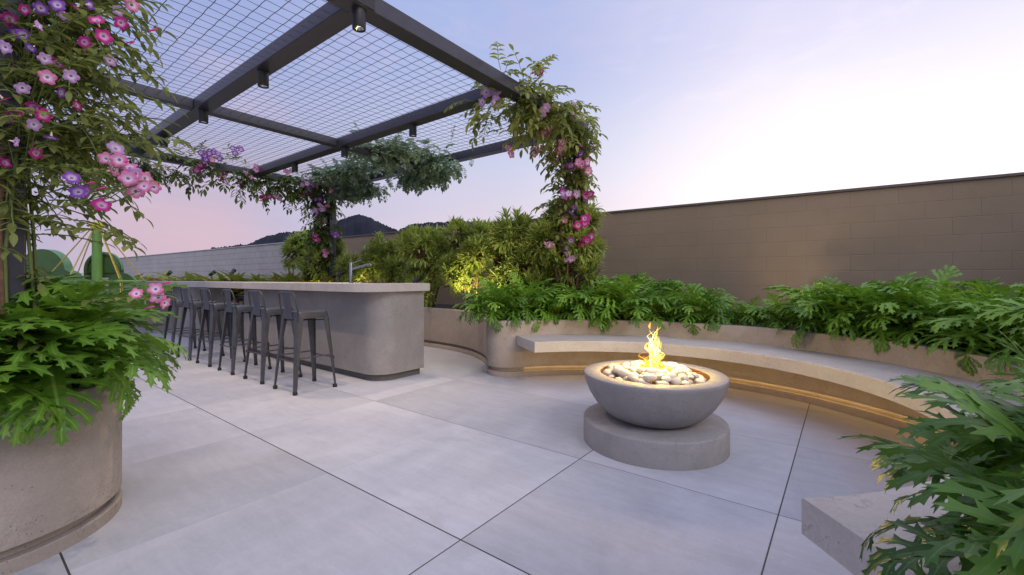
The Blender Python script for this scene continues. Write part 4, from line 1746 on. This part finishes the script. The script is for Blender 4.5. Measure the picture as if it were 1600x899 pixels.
def lobes(circs, zbase, n=10):
    """outline (x, z) of a union of circles standing on zbase, left to right"""
    xs = [c[0] - c[2] for c in circs] + [c[0] + c[2] for c in circs]
    x0, x1 = min(xs), max(xs)
    out = []
    N = 90
    for i in range(N + 1):
        x = x0 + (x1 - x0) * i / N
        top = zbase
        for (cx, cz, r_) in circs:
            if abs(x - cx) <= r_:
                top = max(top, cz + math.sqrt(max(0, r_ * r_ - (x - cx) ** 2)))
        out.append((x, top))
    return [(x0, zbase)] + out + [(x1, zbase)]


def panel(name, outl, y0, y1, rim=.05):
    n_ = len(outl)
    b = MB()
    for y in (y0, y1):
        b.v.extend(Vector((p[0], y, p[1])) for p in outl)
    tri = tessellate_polygon([[Vector((p[0], p[1], 0)) for p in outl]])
    for t in tri:
        b.quad(list(t), 0)
        b.quad([n_ + i for i in t][::-1], 0)
    for i in range(n_):
        j = (i + 1) % n_
        b.quad([i, j, n_ + j, n_ + i], 1)
    return b.build(name, [M['green_panel'], M['green_edge']], hs)


def hx(px, Y=8.0):
    return (px - 100) / F * Y


panel('cloud_panel', lobes([(hx(76), 1.22, .42), (hx(108), .98, .28), (hx(45), .92, .26)], .3), -.12, .04)
panel('cloud_panel', lobes([(hx(58), .78, .22), (hx(40), .7, .22)], .3), -.40, -.28)
panel('arch_panel', lobes([(hx(122), 1.28, .345)], 1.28), .50, .56)
b = MB()
b.box(hx(122) - .345, hx(122) + .345, .50, .56, .3, 1.279)
b.build('arch_base', M['green_panel'], hs)
b = MB()
xc = hx(122)
pts = [(xc + .32 * math.cos(a), .47, 1.28 + .32 * math.sin(a)) for a in [math.pi * i / 24 for i in range(25)]]
b.tube([(xc + .32, .47, .4)] + pts + [(xc - .32, .47, .4)], .03, 8)
b.box(xc - .02, xc + .02, .46, .498, .4, 1.6)
for z in (1.0, 1.22):
    b.box(xc - .31, xc + .31, .475, .498, z, z + .02)
b.build('arch_frame', M['green_panel'], hs, smooth=40)
panel('lobe_panel', lobes([(hx(166), .92, .30), (hx(186), .68, .2)], .3), .30, .36)
b = MB()
b.box(hx(120), hx(147), .30, .8, .3, 1.12)
b.build('bench_box', M['beige'], hs, bevel=.01)

# ------------------------------------------------------------------ light
fp = bpy.data.lights.new('fire_light', 'POINT')
fp.energy = 90
fp.color = (1, .76, .12)
fp.shadow_soft_size = .05
fpo = bpy.data.objects.new('fire_light', fp)
COL.objects.link(fpo)
fpo.location = (FC.x, FC.y, .58)

fp2 = bpy.data.lights.new('fire_light', 'POINT')
fp2.energy = 16
fp2.color = (1, .63, .27)
fp2.shadow_soft_size = .06
fo2 = bpy.data.objects.new('fire_light', fp2)
COL.objects.link(fo2)
fo2.location = (FC.x, FC.y, .80)

sun = bpy.data.lights.new('sun', 'SUN')
sun.energy = 1.0
sun.color = (.97, .94, 1)
sun.angle = R(25)
so_ = bpy.data.objects.new('sun', sun)
COL.objects.link(so_)
SUN_EL = R(38)
sd = Vector((.93, -.32, 0)).normalized() * math.cos(SUN_EL) + UP * math.sin(SUN_EL)
so_.rotation_euler = (-sd).to_track_quat('-Z', 'Y').to_euler()

world = bpy.data.worlds.new('World')
scn.world = world
world.use_nodes = True
nt = world.node_tree
nt.nodes.clear()


class WT(NT):
    def __init__(s, tree):
        s.t = tree


w = WT(nt)
wout = w.n('ShaderNodeOutputWorld')
bg = w.n('ShaderNodeBackground')
w.l(bg.outputs[0], wout.inputs[0])
tc = w.n('ShaderNodeTexCoord').outputs['Generated']


def dot(v):
    nd = w.n('ShaderNodeVectorMath', operation='DOT_PRODUCT')
    w.l(tc, nd.inputs[0])
    nd.inputs[1].default_value = v
    return nd.outputs['Value']


rt, fd, el = dot((CT, ST, 0)), dot((-ST, CT, 0)), dot((0, 0, 1))


def lin(r, g_, b_):
    f = lambda c: (c / 255 / 12.92) if c / 255 <= .04045 else ((c / 255 + .055) / 1.055) ** 2.4
    return (f(r), f(g_), f(b_))


left = w.ramp(el, [(0, lin(172, 170, 198)), (.10, lin(174, 170, 201)), (.24, lin(172, 174, 208)), (.40, lin(152, 165, 212)), (.62, lin(146, 162, 214)), (.75, lin(190, 195, 225)), (1, (.78, .88, 1.30))])
cen = w.ramp(el, [(0, lin(226, 206, 212)), (.10, lin(222, 208, 220)), (.24, lin(202, 204, 228)), (.45, lin(170, 184, 226)), (.65, lin(164, 180, 226)), (.78, lin(200, 205, 230)), (1, (.78, .88, 1.30))])
rgt = w.ramp(el, [(0, (1.45, 1.25, 1.12)), (.14, (1.25, 1.12, 1.08)), (.28, (1.0, .95, 1.02)), (.42, lin(228, 224, 246)), (.58, lin(208, 208, 240)), (.8, lin(210, 212, 238)), (1, (.78, .88, 1.30))])
mrl = w.n('ShaderNodeMapRange', interpolation_type='SMOOTHSTEP')
w.l(rt, mrl.inputs[0])
mrl.inputs[1].default_value = -.75
mrl.inputs[2].default_value = .02
mrr = w.n('ShaderNodeMapRange', interpolation_type='SMOOTHSTEP')
w.l(rt, mrr.inputs[0])
mrr.inputs[1].default_value = -.05
mrr.inputs[2].default_value = .60
sky = w.mix(mrr.outputs[0], w.mix(mrl.outputs[0], left, cen), rgt)
# soft dusk cloud, laid out by direction
cl = w.noise(2.1, 5, .55, w.mapped(tc, (1, 1, 2.6)), .6)
clm = w.n('ShaderNodeMapRange', interpolation_type='SMOOTHSTEP')
w.l(cl, clm.inputs[0])
clm.inputs[1].default_value = .44
clm.inputs[2].default_value = .72
ccol = w.mix(mrr.outputs[0], lin(216, 190, 210), (1.12, .98, .98))
sky = w.mix(w.math('MULTIPLY', clm.outputs[0], .34), sky, ccol)
wisp = w.noise(5.5, 7, .62, w.mapped(tc, (1, 1, 3.4), (.2, .1, .5)), 1.1)
wm = w.n('ShaderNodeMapRange', interpolation_type='SMOOTHSTEP')
w.l(wisp, wm.inputs[0])
wm.inputs[1].default_value = .48
wm.inputs[2].default_value = .75
sky = w.mix(w.math('MULTIPLY', wm.outputs[0], .20), sky, w.mix(mrr.outputs[0], lin(206, 200, 226), (1.1, 1.0, 1.05)))
# a rosy bank low on the left
low = w.n('ShaderNodeMapRange', interpolation_type='SMOOTHSTEP')
w.l(el, low.inputs[0])
low.inputs[1].default_value = .30
low.inputs[2].default_value = .06
lf = w.n('ShaderNodeMapRange', interpolation_type='SMOOTHSTEP')
w.l(w.math('ABSOLUTE', w.math('ADD', rt, .60)), lf.inputs[0])
lf.inputs[1].default_value = .17
lf.inputs[2].default_value = .02
sky = w.mix(w.math('MULTIPLY', w.math('MULTIPLY', low.outputs[0], lf.outputs[0]), .5), sky, lin(224, 184, 186))
# behind the camera the dusk sky is a plain deeper blue
bk = w.n('ShaderNodeMapRange', interpolation_type='SMOOTHSTEP')
w.l(fd, bk.inputs[0])
bk.inputs[1].default_value = -.05
bk.inputs[2].default_value = -.6
sky = w.mix(w.math('MULTIPLY', bk.outputs[0], .85), sky, (.40, .46, .74))
# the bright quarter of the sky carries on round to the right, out of the picture
br = w.n('ShaderNodeMapRange', interpolation_type='SMOOTHSTEP')
w.l(dot((.96, -.28, 0)), br.inputs[0])
br.inputs[1].default_value = .35
br.inputs[2].default_value = .95
sky = w.mix(w.math('MULTIPLY', br.outputs[0], .8), sky, (1.15, 1.08, 1.2))
ns = w.n('ShaderNodeTexSky')
ns.sky_type = 'NISHITA'
ns.sun_disc = False
ns.sun_elevation = SUN_EL
ns.sun_rotation = math.atan2(sd.x, sd.y)
addn = w.n('ShaderNodeMix', data_type='RGBA', blend_type='ADD')
addn.inputs[0].default_value = .002
w.l(sky, addn.inputs[6])
w.l(ns.outputs[0], addn.inputs[7])
w.l(addn.outputs[2], bg.inputs[0])
bg.inputs[1].default_value = 1.0

# ------------------------------------------------------------------ render settings
scn.view_settings.view_transform = 'Standard'
scn.view_settings.look = 'None'
scn.view_settings.exposure = .1
scn.view_settings.gamma = 1
scn.render.engine = 'CYCLES'
cy = scn.cycles
cy.use_denoising = True
try:
    cy.denoiser = 'OPENIMAGEDENOISE'
except Exception:
    pass
cy.max_bounces = 6
cy.diffuse_bounces = 3
cy.glossy_bounces = 3
cy.transmission_bounces = 3
cy.transparent_max_bounces = 8
cy.sample_clamp_indirect = 6
